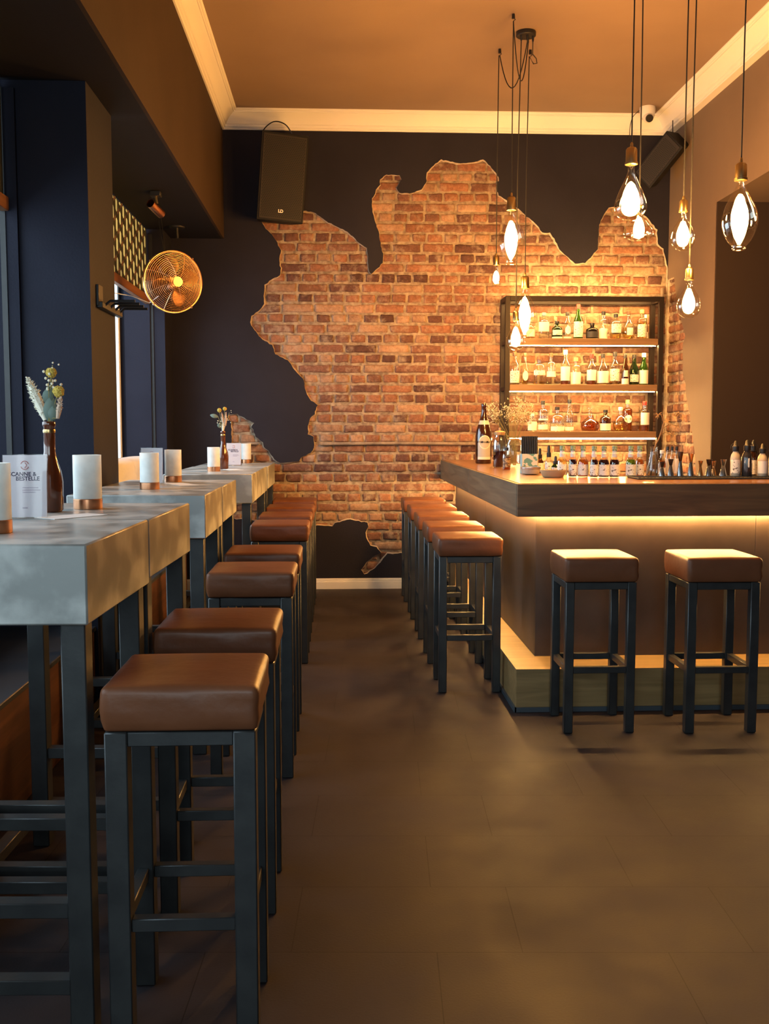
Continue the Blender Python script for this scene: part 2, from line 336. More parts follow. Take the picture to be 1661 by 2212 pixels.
# dropped beam box and the low ceiling over the window side
o = sbox('wall_beam', (XBM-0.02, XBM, YF-0.1, YB+0.02, ZL, ZC), M_beam)
o = sbox('ceiling_low', (XW-0.3, XBM-0.02, YF-0.1, YB+0.3, ZL, ZC), M_lowceil)
sbox('wall_front', (0.9, XRR, YF-0.12, YF, 0, ZC), M_tan)
sbox('wall_front_low', (XW, 0.9, YF-0.12, YF, 0, 0.5), M_navy)
sbox('wall_front_header', (XW, 0.9, YF-0.12, YF, 3.2, ZC), M_tan)

def jag(loop, step=0.02, amp=0.004):
    out = []
    n = len(loop)
    for i in range(n):
        a = Vector(loop[i]); b = Vector(loop[(i+1) % n]); L = (b-a).length; k = max(1, int(L/step)); d = (b-a).normalized() if L > 0 else Vector((1, 0)); nn = Vector((-d.y, d.x))
        for j in range(k):
            p = a.lerp(b, j/k)
            if L < 0.9:
                h = noise.noise(Vector((p.x*38, p.y*38, 3.1)))*amp*2.2+(random.random()-0.5)*amp
                p = p+nn*h
            out.append((p.x, p.y))
    return out
def inside(p, poly):
    c = False; n = len(poly); x, y = p
    for i in range(n):
        x1, y1 = poly[i]; x2, y2 = poly[i-1]
        if (y1 > y) != (y2 > y) and x < (x2-x1)*(y-y1)/(y2-y1)+x1: c = not c
    return c
def plaster(name, outer, holes, to3, depth, paint, parent):
    """painted plaster skin with ragged holes; to3(u, v, d) maps wall coordinates, d = depth behind the painted face"""
    mb = MB()
    loops = [outer]+holes
    tris = tessellate_polygon([[Vector((u, v, 0)) for u, v in l] for l in loops])
    flat = [p for l in loops for p in l]
    mb.add([to3(u, v, 0) for u, v in flat], [tuple(t) for t in tris])
    mb.mi = 1
    for l in holes:
        n = len(l); cx = []
        area = sum(l[i][0]*l[(i+1) % n][1]-l[(i+1) % n][0]*l[i][1] for i in range(n)); sg = 1 if area > 0 else -1
        inn = []
        for i in range(n):
            a = Vector(l[i-1]); b = Vector(l[(i+1) % n]); d = (b-a); d = d.normalized() if d.length > 1e-9 else Vector((1, 0))
            off = 0.006+0.010*noise.noise(Vector((l[i][0]*12, l[i][1]*12, 0)))
            nn = Vector((-d.y, d.x))*sg*off; inn.append((l[i][0]+nn.x, l[i][1]+nn.y))
        rings = [[to3(u, v, 0) for u, v in l], [to3(u, v, depth*0.35) for u, v in inn], [to3(u, v, depth) for u, v in inn]]
        vs = [p for r in rings for p in r]; fs = []
        for j in range(2):
            for i in range(n): fs.append((j*n+i, j*n+(i+1) % n, (j+1)*n+(i+1) % n, (j+1)*n+i))
        mb.add(vs, fs)
    return mb.obj(name, [paint, M_core], parent, smooth=False, fix=False)
def brickwork(name, u0, u1, v0, v1, keep, to3, parent, phase=0.0):
    """English bond of hand-made bricks, each face rounded and uneven"""
    mb = MB(); tones = []
    H = 0.0853; zc0 = 1.052; k0 = int((v0-zc0)/H)-1; k1 = int((v1-zc0)/H)+1
    for k in range(k0, k1):
        zc = zc0+k*H; st = (k % 2 == 0); L = 0.271 if st else 0.1355
        u = u0-0.3+phase+(0.0 if st else 0.034)+random.uniform(-0.02, 0.02)+(0.135 if k % 4 == 2 else 0)
        while u < u1+0.1:
            Lk = L*random.uniform(0.95, 1.05); w2 = (Lk-random.uniform(0.014, 0.022))/2; cu = u+Lk/2; hh = 0.0343*random.uniform(0.90, 1.03); u += Lk
            a, b = max(cu-w2, u0), min(cu+w2, u1)
            if b-a < 0.03: continue
            if not keep(cu, zc, w2): continue
            cu = (a+b)/2; w2 = (b-a)/2
            gx = ([-1, -0.955, -0.9, -0.7, -0.35, 0, 0.35, 0.7, 0.9, 0.955, 1] if w2 > 0.08 else [-1, -0.91, -0.8, -0.35, 0.35, 0.8, 0.91, 1]); gz = [-1, -0.86, -0.6, 0, 0.6, 0.86, 1]; nx = len(gx)-1; nz = len(gz)-1; tilt = random.uniform(-0.004, 0.004); dz = random.uniform(-0.003, 0.003); dd = random.uniform(-0.002, 0.003)
            base = random.random()
            if base < 0.16: c = (0.105, 0.050, 0.038)
            elif base < 0.40: c = (0.165, 0.078, 0.052)
            elif base < 0.80: c = (0.235, 0.108, 0.062)
            else: c = (0.31, 0.18, 0.11)
            f = random.uniform(0.8, 1.2); c = tuple(x*f for x in c)
            vs = []
            for j in range(nz+1):
                for i in range(nx+1):
                    x = gx[i]; z = gz[j]
                    px = cu+x*w2; pz = zc+dz+z*hh
                    nn = noise.noise(Vector((px*23, pz*23, k*1.7)))
                    if abs(x) > 0.9: px += nn*0.008
                    if abs(z) > 0.8: pz += nn*0.007
                    rim = (abs(x) == 1 or abs(z) == 1)
                    corner = (abs(x) == 1 and abs(z) == 1)
                    if corner: px -= math.copysign(0.007, x); pz -= math.copysign(0.006, z)
                    d = 0.015+dd+tilt*x+0.0035*noise.noise(Vector((px*31, pz*31, 9.0)))+(0.015 if rim else (0.003 if (abs(x) > 0.9 or abs(z) > 0.8) else 0))
                    vs.append(to3(px, pz, d))
            fs = []
            for j in range(nz):
                for i in range(nx): fs.append((j*(nx+1)+i, j*(nx+1)+i+1, (j+1)*(nx+1)+i+1, (j+1)*(nx+1)+i))
            mb.add(vs, fs); tones += [c]*len(vs)
    o = mb.obj(name, M_brick, parent, fix=False, ang=80)
    ca = o.data.color_attributes.new('tone', 'FLOAT_COLOR', 'POINT')
    for i, c in enumerate(tones): ca.data[i].color = (*c, 1)
    return o
def mortar_bed(name, u0, u1, v0, v1, to3, parent, step=0.03):
    nu = int((u1-u0)/step); nv = int((v1-v0)/step); vs = []
    for j in range(nv+1):
        for i in range(nu+1):
            u = u0+(u1-u0)*i/nu; v = v0+(v1-v0)*j/nv
            vs.append(to3(u, v, 0.0270+0.006*noise.noise(Vector((u*14, v*14, 0)))))
    fs = [(j*(nu+1)+i, j*(nu+1)+i+1, (j+1)*(nu+1)+i+1, (j+1)*(nu+1)+i) for j in range(nv) for i in range(nu)]
    return MB().add(vs, fs).obj(name, M_mortar, parent, fix=False, ang=80)

back3 = lambda u, v, d: (u, YB+d, v)
PJ = jag(PATCH)
wb = sbox('wall_back', (XW, XR+0.3, YB+0.04, YB+0.3, 0, ZC), M_mortar)
brickwork('brickwork', -1.0, XR, 0.1, 3.75, lambda x, z, w2: any(inside((x+dx, z+dz), PATCH) for dx in (-w2-.03, 0, w2+.03) for dz in (-.06, 0, .06)), back3, wb)
mortar_bed('mortar', -1.02, XR, 0.08, 3.76, back3, wb)
plaster('plaster', [(XW, 0), (XR, 0), (XR, ZC), (XW, ZC)], [[(min(u, XR-0.002), v) for u, v in PJ]], back3, 0.034, M_back, wb)

# right wall: plaster over brick near the corner, tall recess towards the viewer
right3 = lambda u, v, d: (XR+d, u, v)
wr = sbox('wall_right', (XR+0.04, XR+0.3, 7.70, YB+0.1, 0, ZC), M_mortar)
holeR = [(YB-0.002, 2.675)]+PATCH_R+[(7.99, 0.3), (YB-0.002, 0.3)]
HR = jag(holeR)
brickwork('brickwork', 7.9, YB+0.02, 0.3, 2.8, lambda x, z, w2: any(inside((x+dx, z+dz), holeR) for dx in (-w2-.03, 0, w2+.03) for dz in (-.06, 0, .06)), right3, wr, phase=0.1)
mortar_bed('mortar', 7.88, YB+0.03, 0.28, 2.85, right3, wr)
plaster('plaster', [(7.70, 0), (YB, 0), (YB, ZC), (7.70, ZC)], [HR], right3, 0.034, M_tan, wr)
mb = MB().box(XR+0.001, XR+0.6, 7.68, 7.70, 0, 3.09); mb.obj('recess_reveal', pbr('dark_brown_paint', (0.032, 0.021, 0.016), 0.6, spec=0.2), wr, smooth=False)
sbox('wall_right_fascia', (XR, XR+0.6, YF, 7.70, 3.09, ZC), M_tan)
sbox('wall_right_recess', (XR+0.6, XRR+0.2, YF, YB+0.3, 0, ZC), pbr('dark_brown_paint', ()))

# window side
ws = sbox('wall_left', (XW-0.25, XW, YF, YB, 0, 0.88), M_navy)
pier = MB().box(XW-0.25, -1.155, 4.89, 5.42, 0, ZL); o = structure(pier.obj('wall_pier', M_navy, smooth=False))
MB().box(XW, -1.155-0.32, 4.868, 4.889, 0.9, 2.95).obj('casing', M_navy, o, smooth=False)
MB().box(-1.553, -1.528, 4.862, 4.869, 0.9, 2.95).obj('painted_shadow_gap', M_black, o, smooth=False)  # black strip drawn for the shade in the casing groove
pier2 = structure(MB().box(XW-0.25, -1.40, 8.43, YB, 0, ZL).obj('wall_pier_far', M_navy, smooth=False))
MB().box(XW, -1.515, 8.405, 8.429, 0.9, 2.95).obj('casing', M_navy, pier2, smooth=False)
MB().box(-1.515, -1.49, 8.422, 8.431, 0.9, 2.95).obj('painted_shadow_gap', M_black, pier2, smooth=False)  # groove shade on the far pier, laid on as a black strip
def window(name, y0, y1):
    o = bpy.data.objects.new(name, None); COL.objects.link(o); structure(o)
    f = MB()
    for a, b in ((y0, y0+0.06), (y1-0.03, y1), ((y0+y1)/2-0.03, (y0+y1)/2+0.03)): f.box(XW-0.12, XW-0.04, a, b, 0.92, ZL, 0.006)
    f.box(XW-0.12, XW-0.04, y0, y1, 0.86, 0.93, 0.006); f.box(XW-0.12, XW-0.04, y0, y1, ZL-0.06, ZL, 0.006)
    f.obj('window_frame', pbr('pale_window_frame', (0.78, 0.82, 0.80), 0.5), o)
    MB().box(XW-0.085, XW-0.079, y0+0.03, y1-0.03, 0.9, ZL-0.03).obj('window_glass', M_windowg, o, smooth=False)
    MB().box(XW-0.02, XW+0.16, y0, y1, 0.88, 0.91, 0.004).obj('window_sill', pbr('sill_paint', (0.10, 0.10, 0.11), 0.4), o)
    return o
window('window_1', YF+0.3, 4.89)
window('window_2', 5.42, 8.408)
MB().box(XW-0.25, XW-0.041, 8.409, 8.429, 0.86, 2.99).obj('outer_reveal', M_white, pier2, smooth=False)
o = bpy.data.objects.new('window_3', None); COL.objects.link(o); structure(o)
f = MB()
for x in (XW, -0.42, 0.84): f.box(x, x+0.06, YF-0.1, YF-0.04, 0.5, 3.2, 0.005)
f.box(XW, 0.9, YF-0.1, YF-0.04, 0.5, 0.56, 0.005); f.box(XW, 0.9, YF-0.1, YF-0.04, 3.14, 3.2, 0.005)
f.obj('window_frame', M_black, o); MB().box(XW, 0.9, YF-0.075, YF-0.069, 0.5, 3.2).obj('window_glass', M_windowg, o, smooth=False)

# baseboard
def baseboard(name, x0, x1):
    prof = [(0, 0), (0.016, 0), (0.016, 0.062), (0.013, 0.066), (0.013, 0.076), (0.009, 0.080), (0.009, 0.088), (0.004, 0.092), (0, 0.092)]
    vs = [(x, YB-d, z) for x in (x0, x1) for d, z in prof]; n = len(prof)
    fs = [(i, (i+1) % n, n+(i+1) % n, n+i) for i in range(n)]+[tuple(range(n)), tuple(range(n, 2*n))]
    structure(MB().add(vs, fs).obj(name, M_white, ang=25))
baseboard('baseboard_back', -1.40, XR)
# cornice: moulded profile swept along beam face, back wall and right wall
CP = [(0.0, 3.885), (0.012, 3.885), (0.016, 3.893), (0.016, 3.901), (0.024, 3.905), (0.028, 3.915), (0.028, 3.922), (0.036, 3.926), (0.044, 3.944), (0.058, 3.966), (0.076, 3.984), (0.094, 3.997), (0.100, 4.004), (0.108, 4.004), (0.110, 4.012), (0.120, 4.014), (0.128, 4.022), (0.128, ZC), (0, ZC)]
def sweep(name, path_fn, mat):
    n = len(CP); vs = []
    rows = path_fn()
    for row in rows: vs += row
    fs = [(j*n+i, j*n+(i+1) % n, (j+1)*n+(i+1) % n, (j+1)*n+i) for j in range(len(rows)-1) for i in range(n)]
    structure(MB().add(vs, fs).obj(name, mat, ang=22))
XRC = 2.80
M_corn = pbr('cornice_paint', (0.74, 0.71, 0.64), 0.5, bump=0.05, bscale=20)
sweep('trim_1', lambda: [[(XBM+d, YF, z) for d, z in CP], [(XBM+d, YB-d, z) for d, z in CP]], M_corn)
sweep('trim_2', lambda: [[(XBM+d, YB-d, z) for d, z in CP], [(XRC-d, YB-d, z) for d, z in CP]], M_corn)
sweep('trim_3', lambda: [[(XRC-d, YB-d, z) for d, z in CP], [(XRC-d, YF, z) for d, z in CP]], M_corn)
sbox('trim_4', (XRC, XR, YF, YB, 3.885, ZC), M_corn)

# pipe along the brick wall
p = MB().tube([(x, 8.803+0.004*sin(x*5), 1.262+0.004*sin(x*3.1)) for x in [-0.15+0.08*i for i in range(38)]], 0.014, 10)
tag(p.obj('wall_pipe', pbr('mortar_smeared_pipe', (0.30, 0.23, 0.16), 0.8, col2=(0.16, 0.12, 0.09), nscale=14, bump=0.6)), 'thin horizontal pipe running along the bare brick wall behind the beer bottle', 'pipe')
p = MB().tube([(x, 8.803, 1.265) for x in (-0.83, -0.78, -0.74, -0.68)], 0.012, 8)
tag(p.obj('pipe_stub', pbr('mortar_smeared_pipe', ())), 'short pipe end showing in the small brick patch above the farthest high table', 'pipe')
p = MB()
for z in (2.4, 2.1, 1.9): p.box(2.79, 2.815, YB+0.001, YB+0.014, z-0.004, z+0.004)
p.tube([(2.805+0.003*sin(z*7), 8.805, z) for z in [0.3+0.1*i for i in range(24)]], 0.015, 8)
tag(p.obj('conduit', pbr('mortar_smeared_pipe', ())), 'vertical mortar-smeared conduit in the corner right of the bottle shelf', 'pipe')
# ------------------------------------------------------------------ bar
L_out = [(0.905, 5.03), (XRR-0.6, 5.03), (XRR-0.6, 5.75), (1.50, 5.75), (1.50, YB-0.002), (0.905, YB-0.002)]
def prism(poly, z0, z1, mb=None, bev=0.0):
    mb = mb or MB(); n = len(poly)
    tr = tessellate_polygon([[Vector((x, y, 0)) for x, y in poly]])
    vs = [(x, y, z0) for x, y in poly]+[(x, y, z1) for x, y in poly]
    fs = [tuple(t) for t in tr]+[tuple(i+n for i in t) for t in tr]+[(i, (i+1) % n, n+(i+1) % n, n+i) for i in range(n)]
    return mb.add(vs, fs)
bar = thing('bar_counter', (1.2, 5.3, 0), 'L-shaped bar with thick wooden counter, dark panelled front and lit wooden step', 'bar counter')
def loc_to(o, parent):
    o.parent = parent; o.matrix_parent_inverse = Matrix.Translation(-Vector(parent.location)); return o
XE = 3.40
L_out = [(0.905, 5.03), (XE, 5.03), (XE, 5.72), (1.385, 5.72), (1.385, YB-0.002), (0.905, YB-0.002)]
c = prism(L_out, 0.962, 1.124).obj('worktop', M_counter, None, smooth=False); loc_to(c, bar)
m_ = c.modifiers.new('edge', 'BEVEL'); m_.width = 0.004; m_.segments = 2
c = MB().box(0.889, XE, 5.012, 5.029, 0.958, 1.1215, 0.002).obj('front_fascia', M_cfront, None, smooth=False); loc_to(c, bar)
c['label'] = 'oak front fascia with shade painted into its colour'
c = MB().box(0.886, 0.9045, 5.030, 6.90, 0.958, 1.1215, 0.002).box(0.886, 0.9045, 6.903, YB-0.02, 0.958, 1.1215, 0.002).obj('side_fascia', M_cside, None, smooth=False); loc_to(c, bar)
panel = MB().box(1.02, 2.17, 5.185, 5.205, 0.215, 0.962, 0.001).box(2.172, XE, 5.185, 5.205, 0.215, 0.962, 0.001).obj('front_panel', M_panel, None, smooth=False); loc_to(panel, bar)
panel = MB().box(1.02, 1.04, 5.206, 7.0, 0.215, 0.962, 0.001).box(1.02, 1.04, 7.002, YB-0.02, 0.215, 0.962, 0.001).obj('side_panel', M_panel, None, smooth=False); loc_to(panel, bar)
st = prism([(0.872, 4.90), (XE, 4.90), (XE, 5.185), (1.02, 5.185), (1.02, YB-0.02), (0.872, YB-0.02)], 0.02, 0.214).obj('step', M_plinth, None, smooth=False); loc_to(st, bar)
m_ = st.modifiers.new('edge', 'BEVEL'); m_.width = 0.003; m_.segments = 2
sk = MB().box(0.866, XE, 4.890, 4.901, 0.001, 0.024).box(0.862, 0.873, 4.890, YB-0.02, 0.001, 0.024).obj('skirting', pbr('blue_grey_skirting', (0.05, 0.065, 0.08), 0.4), None, smooth=False); loc_to(sk, bar)
l1 = MB().box(1.012, XE-0.02, 5.156, 5.174, 0.950, 0.9616).obj('led_strip', M_ledu, None, smooth=False); loc_to(l1, bar); l1['label'] = 'glowing warm light strip under the counter'
l1 = MB().box(0.992, 1.010, 5.156, YB-0.1, 0.950, 0.9616).obj('led_strip', M_ledu, None, smooth=False); loc_to(l1, bar); l1['label'] = 'glowing warm light strip under the counter'

# ------------------------------------------------------------------ back shelf
SX0, SX1, SY0, SY1 = 1.392, 2.69+0.035, 8.50, 8.775
sh = thing('bottle_shelf', (2.05, 8.64, 0), 'tall black steel frame shelf with three wooden boards of lit bottles', 'shelf')
fr = MB(); t = 0.04
for x in (SX0, SX1-t):
    for y in (SY0, SY1-t): fr.box(x, x+t, y, y+t, 0.0, 2.49, 0.002)
for z in (2.45,):
    for y in (SY0, SY1-t): fr.box(SX0+t, SX1-t, y, y+t, z, z+t, 0.002)
    for x in (SX0, SX1-t): fr.box(x, x+t, SY0+t, SY1-t, z, z+t, 0.002)
for zt in (2.144, 1.761, 1.369):
    for x in (SX0, SX1-t): fr.box(x+0.005, x+t-0.005, SY0+t, SY1-t, zt-0.05, zt-0.02, 0.002)
loc_to(fr.obj('steel_frame', pbr('brown_black_steel', (0.018, 0.012, 0.009), 0.5, spec=0.2)), sh)
for zt in (2.144, 1.761, 1.369):
    loc_to(MB().box(SX0+t+0.001, SX1-t-0.001, SY0+0.006, SY1-0.005, zt-0.055, zt, 0.003).obj('shelf_board', M_shelfw), sh)
    o = loc_to(MB().box(SX0+t+0.01, SX1-t-0.01, SY0+(0.012 if zt < 1.5 else 0.05), SY0+(0.032 if zt < 1.5 else 0.07), zt-(0.066 if zt < 1.5 else 0.060), zt-0.0555).obj('led_strip', M_led, smooth=False), sh); o['label'] = 'glowing warm light strip under a board'
o = loc_to(MB().box(SX0+t+0.01, SX1-t-0.01, SY0+t+0.001, SY0+t+0.014, 2.462, 2.476).obj('led_strip', M_led, smooth=False), sh); o['label'] = 'glowing warm light strip under the top bar'

# ------------------------------------------------------------------ stools
def stool(name, loc, label, group, ws=0.335, h=0.825, seat=0.098, leg=0.042, rz=0):
    t = thing(name, loc, label, 'bar stool', group, rz)
    a = ws/2; zs = h-seat
    # upholstered seat: rounded box with slight crown and creases
    N = 14; mb = MB()
    def P(u, v, w):
        R = 0.016; hx = a+0.004; hz = seat/2
        p = Vector((u*hx, v*hx, w*hz)); q = Vector((max(-hx+R, min(hx-R, p.x)), max(-hx+R, min(hx-R, p.y)), max(-hz+R*0.7, min(hz-R, p.z)))); d = p-q
        if d.length > 1e-6: d = d.normalized()*min(d.length, R if abs(d.z) < 1e-6 or d.z > 0 else R*0.7)
        r = q+d
        if w > 0.2: r.z += 0.010*(1-u*u)*(1-v*v)*w
        s2 = 0.0016*noise.noise(Vector((r.x*16+loc[0]*9, r.y*16+loc[1]*7, r.z*30)))+0.0012*sin(r.z*90+u*5)
        if abs(u) > 0.95 or abs(v) > 0.95: r.x += s2*(1 if u > 0 else -1)*(abs(u) > 0.95); r.y += s2*(1 if v > 0 else -1)*(abs(v) > 0.95)
        return (r.x, r.y, zs+hz+r.z)
    g = [-1, -0.965, -0.92, -0.86]+[-0.7+0.2*i for i in range(8)]+[0.86, 0.92, 0.965, 1]; gw = [-1, -0.85, -0.5, 0, 0.4, 0.7, 0.88, 1]
    def face(fn, A, B):
        vs = [fn(x, y) for y in B for x in A]; n = len(A)
        mb.add(vs, [(j*n+i, j*n+i+1, (j+1)*n+i+1, (j+1)*n+i) for j in range(len(B)-1) for i in range(n-1)])
    face(lambda x, y: P(x, y, 1), g, g); face(lambda x, y: P(x, y, -1), g, g)
    for s_ in (-1, 1):
        face(lambda x, y: P(x, s_, y), g, gw); face(lambda x, y: P(s_, x, y), g, gw)
    o = mb.obj('seat', M_leather, t, ang=80)
    b = a-0.004
    for sx in (-1, 1):
        for sy in (-1, 1):
            x0, x1 = (b-leg, b) if sx > 0 else (-b, -b+leg); y0, y1 = (b-leg, b) if sy > 0 else (-b, -b+leg)
            MB().box(x0, x1, y0, y1, 0.001, zs-0.001, 0.003).obj('leg', M_steel, t)
    f = MB(); q = b-leg; zz = zs-0.002
    for s_ in (-1, 1):
        f.box(-q, q, s_*b-(leg if s_ > 0 else 0)+0.004, s_*b+(leg if s_ < 0 else 0)-0.004, zz-0.032, zz, 0.002)
        f.box(s_*b-(leg if s_ > 0 else 0)+0.004, s_*b+(leg if s_ < 0 else 0)-0.004, -q, q, zz-0.032, zz, 0.002)
    f.obj('seat_frame', M_steel, t)
    f = MB(); zf = 0.308
    for s_ in (-1, 1):
        y = s_*(b-leg/2); f.box(-q, q, y-0.014, y+0.014, zf-0.03, zf, 0.002); f.box(y-0.014, y+0.014, -q, q, zf-0.03, zf, 0.002)
    f.obj('footrest', M_steel, t)
    return t
GL = 'brown leather bar stools along the concrete tables'
left = [(2.195, 'large brown leather stool nearest the viewer, beside the front concrete table'),
        (2.84, 'second brown leather stool from the viewer in the left row'),
        (3.99, 'brown leather stool beside the middle table, third from the viewer in the left row'),
        (4.62, 'brown leather stool just behind the third one in the left row'),
        (5.98, 'brown leather stool fifth in the left row, first beside the farthest table'),
        (6.60, 'brown leather stool sixth in the left row, partly hidden by the fifth'),
        (7.28, 'brown leather stool seventh in the left row, only its top edge showing'),
        (8.00, 'farthest brown leather stool of the left row, against the brick wall')]
for y, lb in left:
    stool('bar_stool', (-0.348, y+0.1675, 0), lb, GL, ws=0.338, h=0.838 if y < 3 else 0.832, seat=0.100, leg=0.05 if y < 3 else 0.046)
GR = 'brown leather bar stools along the bar side'
right = [(0.725, 5.27, 'brown leather stool nearest the viewer in the row along the bar side'),
         (0.735, 5.935, 'second brown leather stool in the row along the bar side'),
         (0.742, 6.65, 'third, middle brown leather stool in the row along the bar side'),
         (0.755, 7.35, 'fourth brown leather stool in the row along the bar side'),
         (0.765, 8.11, 'farthest brown leather stool in the bar side row, against the brick wall')]
for x, y, lb in right:
    if x+0.1675 > 0.861: x = 0.861-0.170
    stool('bar_stool', (x, y+0.1675, 0), lb, GR)
GB = 'thick-seated stools in front of the bar'
stool('bar_stool', (1.194, 4.53+0.1665, 0), 'thick-seated leather stool before the bar front, nearer the bar corner', GB, ws=0.333, h=0.812, seat=0.112, leg=0.040)
stool('bar_stool', (1.752, 4.505+0.168, 0), 'thick-seated leather stool before the bar front, at the right edge of view', GB, ws=0.34, h=0.812, seat=0.112, leg=0.042)

# ------------------------------------------------------------------ concrete tables
def table(y0, y1, x1, th, label, ztop=1.12, leg=0.06, wd=0.575, rz=0.0):
    x0 = x1-wd
    t = thing('high_table', ((x0+x1)/2, (y0+y1)/2, 0), label, 'high table', 'concrete-topped high tables', radians(rz))
    a = wd/2; b = (y1-y0)/2
    o = MB().box(-a, a, -b, b, ztop-th, ztop, 0.004).obj('tabletop', M_conc, t)
    lx = a-0.012; ly = b-0.02
    for sx in (-1, 1):
        for sy in (-1, 1):
            X0, X1 = (lx-leg, lx) if sx > 0 else (-lx, -lx+leg); Y0, Y1 = (ly-leg, ly) if sy > 0 else (-ly, -ly+leg)
            MB().box(X0, X1, Y0, Y1, 0.001, ztop-th-0.001, 0.003).obj('leg', M_steel, t)
    f = MB()
    for sy in (-1, 1):
        y = sy*(ly-leg/2); f.box(-lx+leg, lx-leg, y-0.02, y+0.02, 0.12, 0.155, 0.002); f.box(-lx+leg, lx-leg, y-0.02, y+0.02, 0.30, 0.335, 0.002)
    for sx in (-1,):
        x = sx*(lx-leg/2); f.box(x-0.02, x+0.02, -ly+leg, ly-leg, 0.12, 0.155, 0.002)
    f.obj('lower_frame', M_steel, t)
    return t
table(2.215, 2.812, -0.531, 0.177, 'thick concrete-topped high table nearest the viewer', ztop=1.15, leg=0.055, wd=0.54, rz=-2.2)
table(2.817, 3.425, -0.507, 0.163, 'concrete high table butted behind the nearest one', ztop=1.15, leg=0.055, wd=0.54, rz=-2.2)
table(4.285, 4.90, -0.556, 0.185, 'concrete high table in the middle, second group from the viewer')
table(4.903, 5.54, -0.552, 0.175, 'concrete high table right behind the middle one')
table(6.63, 7.97, -0.556, 0.190, 'long concrete high table with amber flower bottle on it', ztop=1.10)
table(7.973, 8.80, -0.545, 0.176, 'farthest concrete high table, touching the brick wall', ztop=1.10)

# bench, sill cushions
b = thing('window_bench', (-1.465, 4.0, 0), 'dark wooden bench box beneath the near windows, behind the tables', 'bench')
MB().box(-0.25, 0.29, -2.2, 3.9, 0.001, 0.425, 0.004).obj('body', M_bench, b); MB().box(-0.25, 0.30, -2.2, 3.9, 0.426, 0.45, 0.004).obj('seat_board', pbr('dark_bench_top', (0.03, 0.035, 0.045), 0.45), b)
def cushion(loc, sx, sy, sz, rot, label, group):
    mb = MB(); N = 16; vs = []
    for side in (1, -1):
        vs = []
        for j in range(N+1):
            for i in range(N+1):
                u = -1+2*i/N; v = -1+2*j/N
                th = (max(0, 1-u**4)*max(0, 1-v**4))**0.5; wr = 0.012*noise.noise(Vector((u*3+loc[1], v*3, side)))*th+0.006*noise.noise(Vector((u*8, v*6, side+loc[1])))
                vs.append((u*sx*(1-0.06*(1-v*v)*0), v*sy*(1-0.08*u*u), side*(th*sz+0.004)+wr))
        mb.add(vs, [(j*(N+1)+i, j*(N+1)+i+1, (j+1)*(N+1)+i+1, (j+1)*(N+1)+i) for j in range(N) for i in range(N)])
    o = mb.obj('cushion', M_cloth, None, loc, ang=180); o.rotation_euler = rot
    for v in o.data.vertices: pass
    return tag(o, label, 'cushion', group)
GC = 'white cushions under the far window'
cushion((-1.44, 6.62, 1.045), 0.27, 0.155, 0.07, (radians(90), 0, radians(78)), 'crumpled white cushion on the far window sill, nearest the viewer', GC)
cushion((-1.47, 7.45, 1.045), 0.24, 0.15, 0.07, (radians(90), 0, radians(70)), 'white cushion on the far window sill behind the rear lantern', GC)

# ------------------------------------------------------------------ roman blinds
def blind(y0, y1, label):
    t = thing('roman_blind', (-1.53, (y0+y1)/2, 2.4), label, 'window blind', 'patterned blinds over the side windows')
    hh = ZL-2.4-0.004; L = (y1-y0)/2
    mb = MB().box(-0.006, 0.0, -L, L, 0.05, hh)
    mb.mi = 1
    col = 0; y = -L+0.03
    def poly(pts): mb.add([(0.0015, p[0], p[1]) for p in pts], [tuple(range(len(pts)))])
    dy = 0.115; dz = 0.135
    k = 0
    while y < L-0.03:
        z = 0.06+(dz/2 if k % 2 else 0)-0.04
        while z < hh:
            lo = max(z, 0.055); hi = min(z+0.095, hh-0.003)
            if hi-lo > 0.02:
                a, b2 = max(y-0.027, -L), min(y+0.027, L); m_ = min(0.014, (hi-lo)/3)
                mb.mi = 1; poly([(a, lo+m_), ((a+b2)/2, lo), (b2, lo+m_), (b2, hi-m_), ((a+b2)/2, hi), (a, hi-m_)])
                if lo == z and y+dy < L-0.02:
                    mb.mi = 2; poly([(y+0.018, z+0.002), (y+0.036, z-0.014), (y+dy-0.018, z+0.028), (y+dy-0.036, z+0.042)])
            z += dz
        y += dy; k += 1
    fab = mb.obj('fabric', [pbr('blind_black_fabric', (0.012, 0.018, 0.018), 0.85), pbr('blind_pale_green', (0.58, 0.80, 0.80), 0.85), pbr('blind_brown', (0.13, 0.075, 0.06), 0.85)], t, smooth=False, fix=False)
    MB().box(-0.02, 0.02, -L-0.01, L+0.01, -0.005, 0.058, 0.003).obj('bottom_rail', wood('rail_wood', (0.13, 0.05, 0.02), (0.24, 0.10, 0.04), 'Y', 0.5), t)
    return t
blind(5.53, 8.40, 'black and pale green patterned blind over the far window')
blind(0.2, 4.855, 'black and pale green patterned blind at the left edge, over the near window')

# ------------------------------------------------------------------ coat rack, spotlight, fan, ceiling hook
t = thing('coat_rack', (-1.155, 5.03, 2.05), 'black wall coat rack with four pegs on the dark pier', 'coat rack')
MB().box(0.001, 0.014, -0.03, 0.06, -0.065, 0.035, 0.002).obj('wall_plate', M_black, t)
MB().box(0.001, 0.030, -0.02, 0.43, -0.075, -0.045, 0.003).obj('rail', M_black, t)
for i in range(4):
    y = 0.05+0.11*i
    MB().tube([(0.02, y, -0.06), (0.05, y, -0.035), (0.17, y, -0.035)], 0.0065, 8).obj('peg', M_black, t)
t = thing('spotlight', (-1.224, 7.10, ZL), 'small copper tube spotlight on the low ceiling above the blind', 'spotlight')
MB().box(-0.035, 0.035, -0.035, 0.035, -0.034, -0.001, 0.003).obj('ceiling_mount', M_black, t)
MB().tube([(0, 0, -0.03), (0.008, 0.0, -0.08)], 0.008, 10).obj('arm', M_brass, t)
